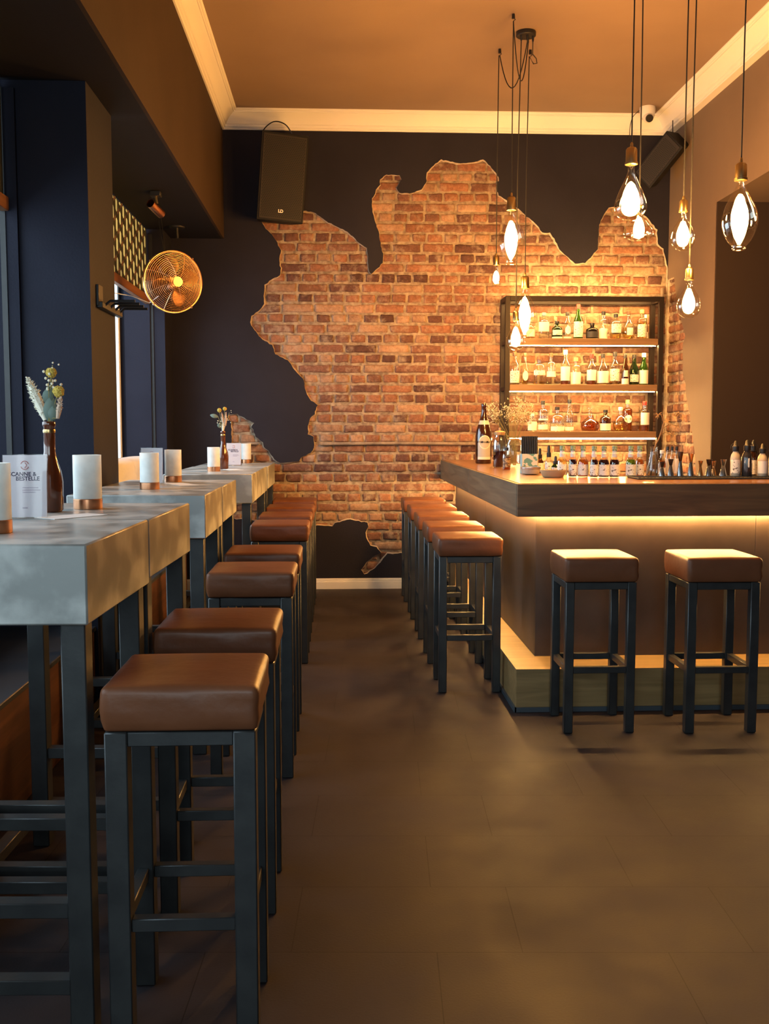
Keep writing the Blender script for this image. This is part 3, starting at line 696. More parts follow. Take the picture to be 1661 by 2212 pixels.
R_ = Matrix.Translation((0.0, 0, -0.115)) @ Matrix.Rotation(radians(-48), 4, 'Y') @ Matrix.Rotation(radians(62), 4, 'X')
MB().lathe([(0.026, -0.075), (0.030, -0.07), (0.030, 0.075), (0.027, 0.075), (0.027, -0.05), (0.0, -0.05)], 20, M=R_).obj('lamp_tube', M_copper, t)

def build_fan():
    t = thing('fan', (-1.133, 7.2, 2.404), 'round copper wire fan hanging beside the patterned blind', 'fan')
    Rf = Matrix.Rotation(radians(30), 4, 'Z') @ Matrix.Rotation(radians(6), 4, 'X')  # local -Y is the front
    def C(r, y, n=40): return [Rf @ Vector((r*cos(2*pi*i/n), y, r*sin(2*pi*i/n))) for i in range(n)]
    Rm = 0.205
    g = MB()
    for i in range(16):
        r = 0.035+(Rm-0.035)*i/15.5; g.tube(C(r, -0.075*(1-(r/Rm)**2.2)-0.01), 0.0012, 5, closed=True)
    for k in range(8):
        a = 2*pi*k/8+0.2
        g.tube([Rf @ Vector((r*cos(a+(r*1.2)), -0.075*(1-(r/Rm)**2.2)-0.011, r*sin(a+(r*1.2)))) for r in [0.03+(Rm-0.03)*j/8 for j in range(9)]], 0.0018, 5)
    gr_ = g.obj('front_grille', M_fanm, t)
    g = MB()
    for i in range(12):
        r = 0.06+(Rm-0.06)*i/11.5; g.tube(C(r, 0.07*(1-(r/Rm)**3)+0.01, 32), 0.0014, 4, closed=True)
    for k in range(8):
        a = 2*pi*k/8
        g.tube([Rf @ Vector((r*cos(a), 0.07*(1-(r/Rm)**3)+0.011, r*sin(a))) for r in [0.05+(Rm-0.05)*j/6 for j in range(7)]], 0.0018, 4)
    g.obj('rear_grille', pbr('dark_copper', (0.22, 0.11, 0.06), 0.4, metal=1.0), t)
    g = MB(); g.tube(C(Rm+0.003, 0, 56), 0.007, 8, closed=True)
    for a in (0.9, 2.5, 4.0, 5.4): g.ball(Rf @ Vector((0.213*cos(a), -0.008, 0.213*sin(a))), 0.008, 8, 6)
    g.obj('rim', M_fanm, t)
    hub = MB().lathe([(0.0, -0.006), (0.030, -0.006), (0.034, -0.002), (0.034, 0.004), (0, 0.004)], 24, M=Rf @ Matrix.Translation((0, -0.088, 0)) @ Matrix.Rotation(pi/2, 4, 'X')); hub.obj('badge', M_fanm, gr_)
    for k in range(4):
        a0 = 2*pi*k/4+0.35; vs = []; nr, na = 8, 6
        for j in range(nr+1):
            r = 0.03+0.145*j/nr; half = 0.62*sin(pi*(0.12+0.80*j/nr))
            for i in range(na+1):
                q = -1+2*i/na; a = a0+half*q; vs.append(Rf @ Vector((r*cos(a), 0.022*q-0.015+0.006*q*q, r*sin(a))))
        o = MB().add(vs, [(j*(na+1)+i, j*(na+1)+i+1, (j+1)*(na+1)+i+1, (j+1)*(na+1)+i) for j in range(nr) for i in range(na)]).obj('blade', pbr('copper_blade', (0.15, 0.07, 0.032), 0.34, metal=1.0), t)
        sm = o.modifiers.new('thickness', 'SOLIDIFY'); sm.thickness = 0.0015
    MB().lathe([(0.0, -0.05), (0.04, -0.05), (0.05, -0.03), (0.05, 0.06), (0.04, 0.07), (0, 0.07)], 20, M=Rf @ Matrix.Translation((0, 0.06, 0)) @ Matrix.Rotation(pi/2, 4, 'X')).obj('motor', M_copper, t)
    top = Vector((-0.155, 0.25, ZL-2.404-0.002))
    MB().tube([Rf @ Vector((-0.06, 0.02, 0.19)), top], 0.0022, 6).tube([Rf @ Vector((0.0, 0.10, 0.03)), top+Vector((0.02, 0.06, 0))], 0.0022, 6).obj('hanging_cable', M_black, t)
    g = MB().tube([Rf @ Vector((0, 0.12, 0)), Rf @ Vector((0, 0.15, -0.06)), Vector((-0.20, 0.20, -0.12)), Vector((-0.30, 0.05, -0.09)), Vector((-0.42, -0.25, -0.10))], 0.003, 6).obj('power_cord', M_white, t)
build_fan()
t = thing('ceiling_hook', (-1.27, 8.30, ZL), 'small black ceiling bracket in the far left corner above the fan', 'hook')
MB().lathe([(0.0, -0.012), (0.06, -0.012), (0.065, -0.001), (0, -0.001)], 16).obj('plate', M_black, t); MB().tube([(0, 0, -0.01), (0.004, 0, -0.09)], 0.012, 8).obj('stem', M_black, t)

# ------------------------------------------------------------------ speakers, camera dome
def speaker(loc, rot, label, w, h, d, logo=True):
    t = thing('loudspeaker', loc, label, 'loudspeaker', 'black loudspeakers under the cornice'); t.rotation_euler = rot
    cab = [(-w/2+0.0, 0.0), (w/2, 0.0), (w/2*0.72, d), (-w/2*0.72, d)]
    mb = prism([(x, y) for x, y in cab], -h/2, h/2); o = mb.obj('cabinet', pbr('speaker_black', (0.007, 0.007, 0.0075), 0.6, spec=0.2, bump=0.3, bscale=200), t, smooth=False)
    bm_ = o.modifiers.new('b', 'BEVEL'); bm_.width = 0.006; bm_.segments = 2
    # perforated grille
    mb = MB(); W = w/2-0.016; Hh = h/2-0.016; mb.box(-W, W, -0.006, -0.001, -Hh, Hh, 0.002); mb.mi = 1
    px = 0.0155; nx = int(2*W/px); nz = int(2*Hh/(px*0.866))
    for j in range(1, nz-1):
        for i in range(nx):
            x = -W+px*(i+0.5+(0.5 if j % 2 else 0)); z = -Hh+px*0.866*(j+0.5)
            if abs(x) > W-0.01: continue
            r = 0.0054; mb.add([(x+r*cos(pi/6+k*pi/3), -0.0065, z+r*sin(pi/6+k*pi/3)) for k in range(6)], [tuple(range(6))])
    mb.obj('grille', [pbr('grille_metal', (0.022, 0.018, 0.015), 0.5, spec=0.2), pbr('grille_hole', (0.003, 0.003, 0.003), 0.9)], t, smooth=False, fix=False)
    if logo:
        cu = bpy.data.curves.new('logo', 'FONT'); cu.body = 'LD'; cu.size = 0.034; cu.align_x = 'CENTER'; cu.offset = 0.0012; cu.extrude = 0.001
        lo = mesh_text(cu, 'logo', pbr('logo_white', (0.8, 0.72, 0.6), 0.5), t); lo.location = (0.0, -0.009, -Hh+0.055); lo.rotation_euler = (pi/2, 0, 0)
    return t
def mesh_text(cu, name, mat, parent):
    tmp = bpy.data.objects.new(name, cu); COL.objects.link(tmp); bpy.context.view_layer.update()
    dg = bpy.context.evaluated_depsgraph_get(); me = bpy.data.meshes.new_from_object(tmp.evaluated_get(dg)); COL.objects.unlink(tmp); bpy.data.objects.remove(tmp)
    me.materials.clear(); me.materials.append(mat)
    o = bpy.data.objects.new(name, me); COL.objects.link(o); o.parent = parent; return o
sp = speaker((-0.44, 8.48, 3.42), (radians(8), radians(3.0), radians(14)), 'large black loudspeaker with perforated grille high on the back wall, left', 0.385, 0.69, 0.26)
MB().box(-0.03, 0.03, 0.22, 0.36, 0.02, 0.08, 0.004).obj('wall_bracket', M_black, sp)
MB().tube(smoothpath([(-0.12, 0.25, 0.30), (-0.15, 0.20, 0.37), (-0.08, 0.14, 0.44), (0.0, 0.06, 0.42), (0.06, 0.05, 0.355)], 5), 0.005, 6).obj('cable', M_black, sp)
sp = speaker((2.62, 8.42, 3.58), (radians(18), radians(48), radians(-32)), 'black loudspeaker in the right back corner above the hanging bulbs', 0.20, 0.42, 0.16, logo=False)
MB().box(-0.02, 0.02, 0.12, 0.19, -0.02, 0.02, 0.003).obj('wall_bracket', M_black, sp)
MB().tube(smoothpath([(0.0, 0.16, 0.1), (-0.1, 0.15, 0.18), (-0.16, 0.12, 0.26)], 5), 0.004, 6).obj('cable', M_black, sp)
t = thing('security_camera', (2.555, 8.52, ZC), 'small white dome security camera on the ceiling near the right back corner', 'camera')
MB().lathe([(0.0, -0.001), (0.062, -0.001), (0.064, -0.02), (0.060, -0.07), (0.050, -0.09), (0, -0.092)], 28).obj('housing', M_white, t)
MB().ball((0, -0.02, -0.085), 0.046, 18, 12).obj('eyeball', pbr('camera_white', (0.6, 0.58, 0.54), 0.3), t)
MB().lathe([(0.0, 0.0), (0.032, 0.0), (0.030, 0.012), (0, 0.014)], 20, M=Matrix.Translation((0.0, -0.055, -0.105)) @ Matrix.Rotation(radians(118), 4, 'X')).obj('lens', M_blackm, t)
MB().tube(smoothpath([(-0.06, 0.02, -0.02), (-0.10, 0.08, -0.06), (-0.11, 0.12, -0.14), (-0.07, 0.262, -0.20)], 5), 0.003, 6).obj('cable', M_black, t)

# ------------------------------------------------------------------ pendant lamps
def lamp(x, y, hang, zb, kind, label, cord=None):
    """hang = ceiling point; zb = height of the top of the bulb cap"""
    t = thing('pendant_lamp', (x, y, zb), label, 'pendant lamp', 'bare filament bulbs hanging over the bar')
    L = lambda p: Vector(p)-Vector((x, y, zb))
    pts = [L(p) for p in cord] if cord else []
    pts = pts+[L((hang[0], hang[1], hang[2])), L((x, y, (hang[2]+zb)/2)), Vector((0, 0, 0.075))]
    MB().tube(pts, 0.0036, 6).obj('cord', pbr('black_textile', (0.010, 0.009, 0.008), 0.85), t)
    k = 1.35 if kind in ('oval', 'pear') else 1.0
    MB().lathe([(0.004, 0.085*k), (0.007, 0.08*k), (0.008, 0.068*k), (0.016*k, 0.064*k), (0.021*k, 0.058*k), (0.0215*k, 0.012*k), (0.024*k, 0.010*k), (0.024*k, 0.002*k), (0.018*k, 0.0)], 20).obj('socket', M_brass, t)
    if kind == 'oval':     pr = [(0.017, 0), (0.020, -0.02), (0.030, -0.045), (0.050, -0.08), (0.072, -0.12), (0.086, -0.16), (0.090, -0.195), (0.087, -0.225), (0.076, -0.26), (0.058, -0.295), (0.040, -0.315), (0.034, -0.322), (0.036, -0.332), (0.028, -0.342), (0.0, -0.345)]; fz, fr_, fh = -0.165, 0.046, 0.080
    elif kind == 'pear':   pr = [(0.017, 0), (0.018, -0.035), (0.024, -0.055), (0.040, -0.09), (0.062, -0.135), (0.080, -0.18), (0.084, -0.21), (0.080, -0.235), (0.062, -0.262), (0.035, -0.276), (0, -0.28)]; fz, fr_, fh = -0.175, 0.050, 0.080
    elif kind == 'flat':   pr = [(0.015, 0), (0.016, -0.03), (0.026, -0.055), (0.050, -0.085), (0.074, -0.115), (0.084, -0.14), (0.078, -0.158), (0.050, -0.172), (0, -0.180)]; fz, fr_, fh = -0.110, 0.032, 0.058
    elif kind == 'globe':  pr = [(0.014, 0), (0.015, -0.02), (0.026, -0.045), (0.046, -0.075), (0.061, -0.11), (0.064, -0.135), (0.060, -0.160), (0.046, -0.182), (0.024, -0.196), (0, -0.20)]; fz, fr_, fh = -0.115, 0.036, 0.060
    else:                  pr = [(0.014, 0), (0.015, -0.018), (0.022, -0.04), (0.032, -0.07), (0.036, -0.095), (0.033, -0.115), (0.022, -0.132), (0, -0.14)]; fz, fr_, fh = -0.080, 0.024, 0.042
    bo = MB().lathe(pr, 28, cap=False).obj('bulb', M_bulb, t, ang=180)
    zs_ = fz+fh
    MB().lathe([(0.010, 0.0), (0.009, -0.012), (0.003, -0.018), (0.003, zs_*0.6), (0.0015, zs_)], 10).obj('stem', M_clear, bo)
    prf = []
    for i in range(9):
        q = i/8; prf.append((max(0.0006, fr_*sqrt(max(0, 1-(2*q-1)**2))*(0.72+0.36*q)), fz+fh-2*fh*q))
    g = MB(); seg = 20; vs = []
    for r, z in prf:
        for k2 in range(seg): a = 2*pi*k2/seg; rr = r*(1.0 if k2 % 2 else 0.95); vs.append((rr*cos(a), rr*sin(a), z))
    g.add(vs, [(j*seg+k2, j*seg+(k2+1) % seg, (j+1)*seg+(k2+1) % seg, (j+1)*seg+k2) for j in range(8) for k2 in range(seg)])
    fo = g.obj('filament', M_fil, bo); fo['label'] = 'solid glowing body, filament swollen to its glare'  # closed blob shaped like the bulb's glare instead of thin strands
    return t
def hook(x, y, label):
    t = thing('cord_hook', (x, y, ZC), label, 'hook', 'black ceiling hooks holding the lamp cords')
    MB().lathe([(0.0, -0.001), (0.009, -0.001), (0.010, -0.012), (0.011, -0.03), (0.0, -0.032)], 12).tube([(0, 0, -0.02), (0.012, 0, -0.035), (0.0, 0, -0.044)], 0.003, 6).obj('hook_body', M_black, t)
t = thing('ceiling_rose', (1.262, 6.98, ZC), 'round black ceiling rose with cords fanning out of it', 'ceiling rose')
MB().lathe([(0.0, -0.001), (0.064, -0.001), (0.066, -0.006), (0.066, -0.026), (0.062, -0.030), (0.0, -0.031)], 36).obj('canopy', M_black, t)
for dx, dy in ((-0.035, -0.02), (0.005, -0.03), (0.02, 0.03), (0.045, -0.01)):
    MB().lathe([(0.0, -0.031), (0.007, -0.031), (0.007, -0.055), (0.004, -0.07), (0, -0.07)], 10, c=(dx, dy, 0)).obj('cord_grip', M_black, t)
zc_ = ZC-0.07
hook(1.128, 6.69, 'black ceiling hook nearest the viewer, in front of the ceiling rose'); hook(1.136, 7.29, 'black ceiling hook left of the ceiling rose'); hook(1.352, 7.30, 'black ceiling hook behind the ceiling rose, right')
hz = ZC-0.045
lamp(1.124, 7.29, (1.130, 7.29, hz), 2.545, 'edison', 'small pendant bulb at the far left of the lamps, left of the bottle shelf', arc((1.267, 6.95, zc_), (1.136, 7.29, hz), 0.26, 14))
lamp(1.127, 6.69, (1.128, 6.69, hz), 2.80, 'oval', 'large oval pendant bulb high over the brick wall, left cluster', arc((1.282, 7.01, zc_), (1.128, 6.69, hz), 0.30, 14))
lamp(1.215, 6.98, (1.227, 6.96, zc_), 2.125, 'globe', 'lowest pendant bulb of the left cluster, before the shelf corner')
lamp(1.333, 7.30, (1.345, 7.30, hz), 2.385, 'oval', 'large pendant bulb glaring before the top left of the bottle shelf', [(1.307, 6.97, zc_), (1.33, 7.1, zc_-0.03), (1.39, 7.28, hz-0.02), (1.40, 7.30, hz-0.045), (1.375, 7.30, hz-0.05)])
lamp(1.511, 5.30, (1.513, 5.30, ZC-0.002), 2.745, 'pear', 'large pear-shaped pendant bulb left of the right corner speaker')
lamp(1.645, 5.60, (1.640, 5.60, ZC-0.002), 2.595, 'flat', 'flat-bottomed pendant bulb just below and behind the pear-shaped one')
lamp(1.822, 5.40, (1.824, 5.40, ZC-0.002), 2.530, 'globe', 'globe pendant bulb level with the flat one, against the tan wall')
lamp(1.879, 5.45, (1.884, 5.45, ZC-0.002), 2.185, 'globe', 'lowest globe pendant bulb, right of the bottle shelf')
lamp(2.026, 5.15, (2.030, 5.15, ZC-0.002), 2.635, 'oval', 'large oval pendant bulb at the far right, nearest the viewer')
# ------------------------------------------------------------------ bottles
CAPC = {'black': (0.012, 0.012, 0.012), 'brown': (0.10, 0.045, 0.02), 'red': (0.35, 0.02, 0.015), 'white': (0.75, 0.73, 0.68), 'cork': (0.45, 0.27, 0.12), 'gold': (0.6, 0.4, 0.15), 'green': (0.05, 0.16, 0.06), 'grey': (0.25, 0.25, 0.25)}
GL = {'clear': M_clear, 'green': glass('green_glass', (0.30, 0.62, 0.12), 0.14, 0.4, (0.02, 0.08, 0.01), 0.25), 'dark green': glass('dark_green_glass', (0.10, 0.26, 0.05), 0.14, 0.4, (0.01, 0.03, 0.01), 0.45),
      'brown': glass('brown_glass', (0.34, 0.11, 0.02), 0.14, 0.4, (0.06, 0.02, 0.005), 0.35), 'black': glass('black_glass', (0.06, 0.05, 0.05), 0.16, 0.4, (0.008, 0.006, 0.006), 0.7)}
LQ = {'amber': glass('amber_spirit', (0.62, 0.20, 0.04), 0.03, 0.3, (0.25, 0.07, 0.01), 0.25), 'pale': glass('pale_spirit', (0.92, 0.78, 0.50), 0.03, 0.3), 'dark': glass('dark_syrup', (0.12, 0.025, 0.02), 0.03, 0.3, (0.04, 0.008, 0.008), 0.6),
      'green': glass('green_syrup', (0.45, 0.62, 0.05), 0.03, 0.3, (0.12, 0.2, 0.01), 0.5), 'orange': glass('orange_syrup', (0.85, 0.35, 0.05), 0.03, 0.3, (0.45, 0.13, 0.01), 0.5)}
M_label = pbr('paper_label', (0.86, 0.82, 0.72), 0.8)
M_print = pbr('printed_label', (0.86, 0.82, 0.70), 0.8, col2=(0.16, 0.12, 0.09), nscale=95, ndetail=2, sharp=(0.60, 0.63))
M_darkl = pbr('dark_label', (0.03, 0.03, 0.035), 0.6)
def profile(kind, r, h):
    n = min(0.0155, r*0.42)
    if kind == 'tall':     P = [(r*0.9, 0), (r, 0.006), (r, h*0.58), (r*0.86, h*0.65), (n*1.25, h*0.73), (n, h*0.78), (n, h)]
    elif kind == 'slope':  P = [(r*0.9, 0), (r, 0.006), (r, h*0.50), (r*0.80, h*0.60), (r*0.48, h*0.70), (n, h*0.80), (n, h)]
    elif kind == 'square': P = [(r*0.92, 0), (r, 0.005), (r, h*0.66), (r*0.94, h*0.70), (r*0.6, h*0.735), (n, h*0.76), (n, h)]
    elif kind == 'squat':  P = [(r*0.92, 0), (r, 0.006), (r, h*0.55), (r*0.92, h*0.63), (r*0.5, h*0.70), (n*1.1, h*0.74), (n*1.1, h)]
    elif kind == 'decanter': P = [(r*0.6, 0), (r*0.85, h*0.04), (r, h*0.20), (r*0.97, h*0.32), (r*0.75, h*0.46), (r*0.35, h*0.58), (n, h*0.66), (n*0.95, h*0.92), (n*1.9, h*0.96), (n*1.9, h)]
    elif kind == 'round':  P = [(r*0.55, 0), (r*0.85, h*0.08), (r, h*0.28), (r*0.9, h*0.46), (r*0.55, h*0.62), (n, h*0.70), (n, h)]
    elif kind == 'carafe': P = [(r*0.8, 0), (r, h*0.04), (r, h*0.2), (r*0.7, h*0.55), (r*0.42, h*0.85), (r*0.52, h)]
    return P
def r_at(P, z):
    for (r0, z0), (r1, z1) in zip(P, P[1:]):
        if z0 <= z <= z1: return r0+(r1-r0)*(z-z0)/max(1e-6, z1-z0)
    return P[-1][0]
def bottle(x, y, z, r, h, kind, gcol, cap, liq, lab, label, name='spirit_bottle', group=None, cat='bottle', band=None, flat=1.0):
    t = thing(name, (x, y, z), label, cat, group)
    hc = h*0.13 if cap else 0
    P = profile(kind, r, h); cut = h-hc*0.55
    P2 = [p for p in P if p[1] < cut]+[(r_at(P, cut), cut)]
    Mf = Matrix.Scale(flat, 4, (0, 1, 0)) if flat != 1 else None
    gb = MB().lathe(P2, 22, M=Mf).obj('glass_body', GL[gcol], t, ang=50)
    if liq:
        lv, lc = liq; PL = [(max(0.001, q-0.0022), zz) for q, zz in P if zz < h*lv]; PL = [(PL[0][0], 0.006)]+PL[1:]+[(max(0.001, r_at(P, h*lv)-0.0022), h*lv)]
        MB().lathe(PL, 18, M=Mf).obj('liquid', LQ[lc], gb, ang=50)
    if cap:
        rc = r_at(P, h*0.97)+0.0025
        MB().lathe([(rc*0.98, h-hc), (rc, h-hc*0.9), (rc, h-0.003), (rc*0.85, h), (0, h)], 16).obj('cap', pbr('cap_'+cap, CAPC[cap], 0.4), t)
    if lab:
        for (a, b_, kind_, wid) in lab:
            m = {'w': M_label, 'p': M_print, 'd': M_darkl}[kind_]
            if kind_ == 'o' : pass
            zz0, zz1 = h*a, h*b_; g = []; 
            for i in range(7):
                q = zz0+(zz1-zz0)*i/6; g.append((r_at(P, q)+0.0012, q))
            MB().lathe(g, 14, a0=-pi/2-wid, a1=-pi/2+wid, M=Mf, cap=False).obj('label', m, t)
    return t
def oval_label(t, r, h, z, hw, hh, mat=None):
    vs = [(0, -r-0.0018, z)]; N = 18
    for i in range(N):
        a = 2*pi*i/N; xx = hw*cos(a); vs.append((xx, -sqrt(max(1e-6, r*r-xx*xx))-0.0018, z+hh*sin(a)))
    MB().add(vs, [(0, 1+i, 1+(i+1) % N) for i in range(N)]).obj('label', mat or M_label, t, fix=False)

YS = 8.62
G1 = 'bottles on the top shelf board'; G2 = 'bottles on the middle shelf board'; G3 = 'bottles on the bottom shelf board'
z1, z2, z3 = 2.145, 1.762, 1.370
bottle(1.625, YS, z1, 0.036, 0.16, 'squat', 'clear', 'grey', (0.45, 'pale'), [(0.12, 0.5, 'w', 1.2)], 'small clear bottle at the left end of the top shelf, behind the glare', group=G1)
bottle(1.738, YS, z1, 0.044, 0.222, 'square', 'clear', 'grey', None, [(0.28, 0.64, 'w', 1.5)], 'clear bottle with large white label, second on the top shelf', group=G1)
bottle(1.850, YS, z1, 0.045, 0.150, 'squat', 'dark green', 'black', None, [(0.22, 0.5, 'p', 1.1), (0.02, 0.12, 'w', 1.3)], 'squat dark gin bottle with black cap, third on the top shelf', group=G1)
bottle(1.855, YS+0.092, z1, 0.028, 0.195, 'tall', 'clear', 'cork', None, None, 'clear cork-stopped bottle standing behind the squat dark gin bottle', group=G1)
t = bottle(1.938, YS, z1, 0.034, 0.228, 'tall', 'clear', 'black', None, [(0.02, 0.09, 'w', 1.3)], 'slim clear bottle with white oval label, left of the green bottle', group=G1); oval_label(t, 0.034, 0, 0.075, 0.024, 0.035)
bottle(2.030, YS, z1, 0.040, 0.292, 'slope', 'green', 'red', None, [(0.06, 0.5, 'p', 1.35)], 'tall bright green bottle with red cap on the top shelf', group=G1)
bottle(2.150, YS, z1, 0.052, 0.137, 'squat', 'black', 'black', None, [(0.1, 0.46, 'd', 1.2)], 'wide squat black bottle on the top shelf, centre', group=G1)
bottle(2.245, YS, z1, 0.035, 0.234, 'square', 'clear', 'black', None, [(0.02, 0.38, 'w', 1.5)], 'clear bottle with bright white lower label right of the squat black one', group=G1)
bottle(2.351, YS, z1, 0.046, 0.213, 'square', 'clear', 'black', (0.22, 'pale'), [(0.25, 0.6, 'p', 1.1)], 'clear broad bottle with dark printed figure, top shelf right half', group=G1)
bottle(2.461, YS, z1, 0.056, 0.239, 'round', 'clear', 'brown', (0.4, 'pale'), [(0.14, 0.4, 'w', 0.5)], 'large rounded clear bottle with brown stopper on the top shelf', group=G1)
bottle(2.574, YS, z1, 0.042, 0.250, 'square', 'clear', 'cork', (0.6, 'pale'), [(0.08, 0.5, 'p', 1.2)], 'clear bottle with cream label and pale cap, near the right post, top shelf', group=G1)
bottle(2.632, YS+0.085, z1, 0.022, 0.218, 'tall', 'clear', 'white', (0.5, 'pale'), [(0.08, 0.32, 'w', 1.3)], 'narrow clear bottle tucked in the rear right corner of the top shelf', group=G1)

bottle(1.494, YS, z2, 0.039, 0.277, 'tall', 'clear', 'brown', (0.4, 'pale'), [(0.06, 0.42, 'p', 1.4)], 'clear bottle at the left end of the middle shelf', group=G2)
t = bottle(1.581, YS, z2, 0.034, 0.267, 'round', 'clear', 'brown', (0.3, 'pale'), None, 'clear bottle with glowing white oval label, second on the middle shelf', group=G2); oval_label(t, 0.034, 0, 0.075, 0.024, 0.042)
bottle(1.702, YS, z2, 0.050, 0.240, 'square', 'clear', 'brown', (0.12, 'pale'), [(0.34, 0.5, 'p', 1.2)], 'broad clear bottle with dark lettered band, third on the middle shelf', group=G2)
bottle(1.803, YS, z2, 0.041, 0.267, 'square', 'clear', 'brown', None, [(0.25, 0.42, 'w', 1.2)], 'clear bottle with pale band, fourth on the middle shelf', group=G2)
bottle(1.926, YS, z2, 0.039, 0.294, 'tall', 'clear', 'white', (0.12, 'amber'), [(0.12, 0.52, 'w', 1.5)], 'tallest bottle of the middle shelf, frosted white with long label', group=G2)
bottle(2.015, YS, z2, 0.043, 0.230, 'square', 'clear', 'cork', None, [(0.03, 0.46, 'w', 1.5)], 'shorter clear bottle with big glowing white label, middle shelf centre', group=G2)
bottle(2.150, YS, z2, 0.041, 0.262, 'tall', 'clear', 'red', (0.15, 'amber'), [(0.14, 0.48, 'w', 1.4)], 'clear bottle with red cap on the middle shelf', group=G2)
bottle(2.247, YS, z2, 0.050, 0.263, 'slope', 'clear', 'black', (0.45, 'pale'), [(0.06, 0.44, 'w', 1.4)], 'broad-shouldered bottle with white label and black cap, middle shelf', group=G2)
bottle(2.350, YS, z2, 0.043, 0.280, 'tall', 'clear', 'black', (0.1, 'pale'), [(0.12, 0.48, 'p', 1.4)], 'clear bottle with dark neck and cream label, left of the brown one', group=G2)
bottle(2.430, YS-0.03, z2, 0.029, 0.262, 'slope', 'brown', 'black', None, [(0.02, 0.20, 'w', 1.4), (0.26, 0.46, 'w', 0.6)], 'slim brown bottle with small white labels on the middle shelf', group=G2)
bottle(2.515, YS, z2, 0.040, 0.257, 'slope', 'dark green', 'black', None, [(0.10, 0.34, 'p', 1.1)], 'dark green bottle with printed front and black cap, middle shelf', group=G2)
bottle(2.598, YS, z2, 0.0385, 0.270, 'slope', 'green', 'white', None, [(0.04, 0.46, 'w', 1.45)], 'green bottle with white cap and large white label at the right post', group=G2)

bottle(1.649, YS, z3, 0.038, 0.150, 'square', 'clear', 'white', None, [(0.05, 0.55, 'w', 1.45)], 'clear bottle with white label half hidden by the white flowers', group=G3)
bottle(1.739, YS, z3, 0.042, 0.259, 'square', 'clear', 'black', None, [(0.06, 0.22, 'w', 1.4), (0.36, 0.41, 'w', 1.2)], 'clear bottle with black cap right of the white flowers, bottom shelf', group=G3)
bottle(1.862, YS, z3, 0.062, 0.207, 'squat', 'clear', 'black', None, [(0.02, 0.20, 'w', 1.2)], 'wide clear bottle with black cap on the bottom shelf', group=G3)
bottle(1.966, YS, z3, 0.036, 0.270, 'slope', 'clear', 'black', None, [(0.02, 0.14, 'w', 1.4)], 'tall clear bottle with black cap left of the amber decanter', group=G3)
bottle(2.144, YS, z3, 0.080, 0.199, 'decanter', 'clear', None, (0.42, 'amber'), None, 'round glass decanter half full of amber spirit', group=G3)
bottle(2.271, YS-0.02, z3, 0.047, 0.183, 'squat', 'brown', 'black', None, [(0.04, 0.36, 'w', 1.35)], 'squat brown bottle with white label right of the decanter', group=G3)
bottle(2.400, YS-0.02, z3, 0.066, 0.205, 'round', 'clear', 'white', (0.35, 'pale'), None, 'round flask-shaped clear bottle on the bottom shelf', group=G3)
t = bottle(2.487, YS+0.075, z3, 0.041, 0.270, 'square', 'clear', 'gold', (0.72, 'amber'), None, 'amber whisky bottle with round white label behind the flask', group=G3); oval_label(t, 0.041, 0, 0.105, 0.034, 0.034)
bottle(2.612, YS, z3, 0.043, 0.254, 'square', 'clear', 'red', (0.2, 'amber'), [(0.22, 0.62, 'w', 1.0)], 'clear bottle with red cap at the right end of the bottom shelf', group=G3)

# syrup bottles on the counter
ZT = 1.1245
syr = [(1.256, 5.668, 0.0275, 'pale', 'first small syrup bottle from the left, pale, behind the wooden tray'),
       (1.312, 5.650, 0.0240, 'dark', 'second small syrup bottle, nearly black, narrow'),
       (1.368, 5.640, 0.0295, 'orange', 'third small syrup bottle, orange'),
       (1.420, 5.600, 0.0225, 'dark', 'fourth small syrup bottle, dark red and narrow'),
       (1.475, 5.600, 0.0295, 'dark', 'fifth small syrup bottle, dark and broad, in the middle of the row'),
       (1.5345, 5.600, 0.0270, 'dark', 'sixth small syrup bottle, brown red, before the gap in the row'),
       (1.629, 5.610, 0.0275, 'green', 'small syrup bottle with yellow green syrup, after the gap'),
       (1.688, 5.640, 0.0235, 'orange', 'last small syrup bottle, amber, beside the glass carafe')]
for x, y, r, lc, lb in syr:
    t = thing('syrup_bottle', (x, y, ZT), lb, 'bottle', 'small syrup bottles in a row on the counter')
    h = 0.176; P = [(r*0.92, 0), (r, 0.005), (r, 0.078), (r*0.93, 0.092), (0.0125, 0.113), (0.0115, 0.118), (0.0115, 0.148)]
    MB().lathe(P, 20).obj('glass_body', GL['clear'], t, ang=50)
    MB().lathe([(r-0.003, 0.004), (r-0.002, 0.078), (r*0.93-0.002, 0.090), (r*0.72, 0.099), (0, 0.0995)], 18).obj('liquid', LQ[lc], t, ang=50)
    MB().lathe([(r+0.0012, 0.012), (r+0.0012, 0.072)], 16, a0=-pi/2-1.45, a1=-pi/2+1.45, cap=False).obj('label', M_print, t)
    MB().lathe([(0.0135, 0.112), (0.0150, 0.118), (0.0150, 0.134), (0.0125, 0.136), (0.0125, 0.147)], 14).obj('neck_sleeve', M_label, t)
    MB().lathe([(0.0140, 0.147), (0.0145, 0.149), (0.0145, 0.175), (0, 0.176)], 14).obj('cap', pbr('green_patterned_cap', (0.10, 0.24, 0.10), 0.5, col2=(0.45, 0.5, 0.32), nscale=120, ndetail=1), t)

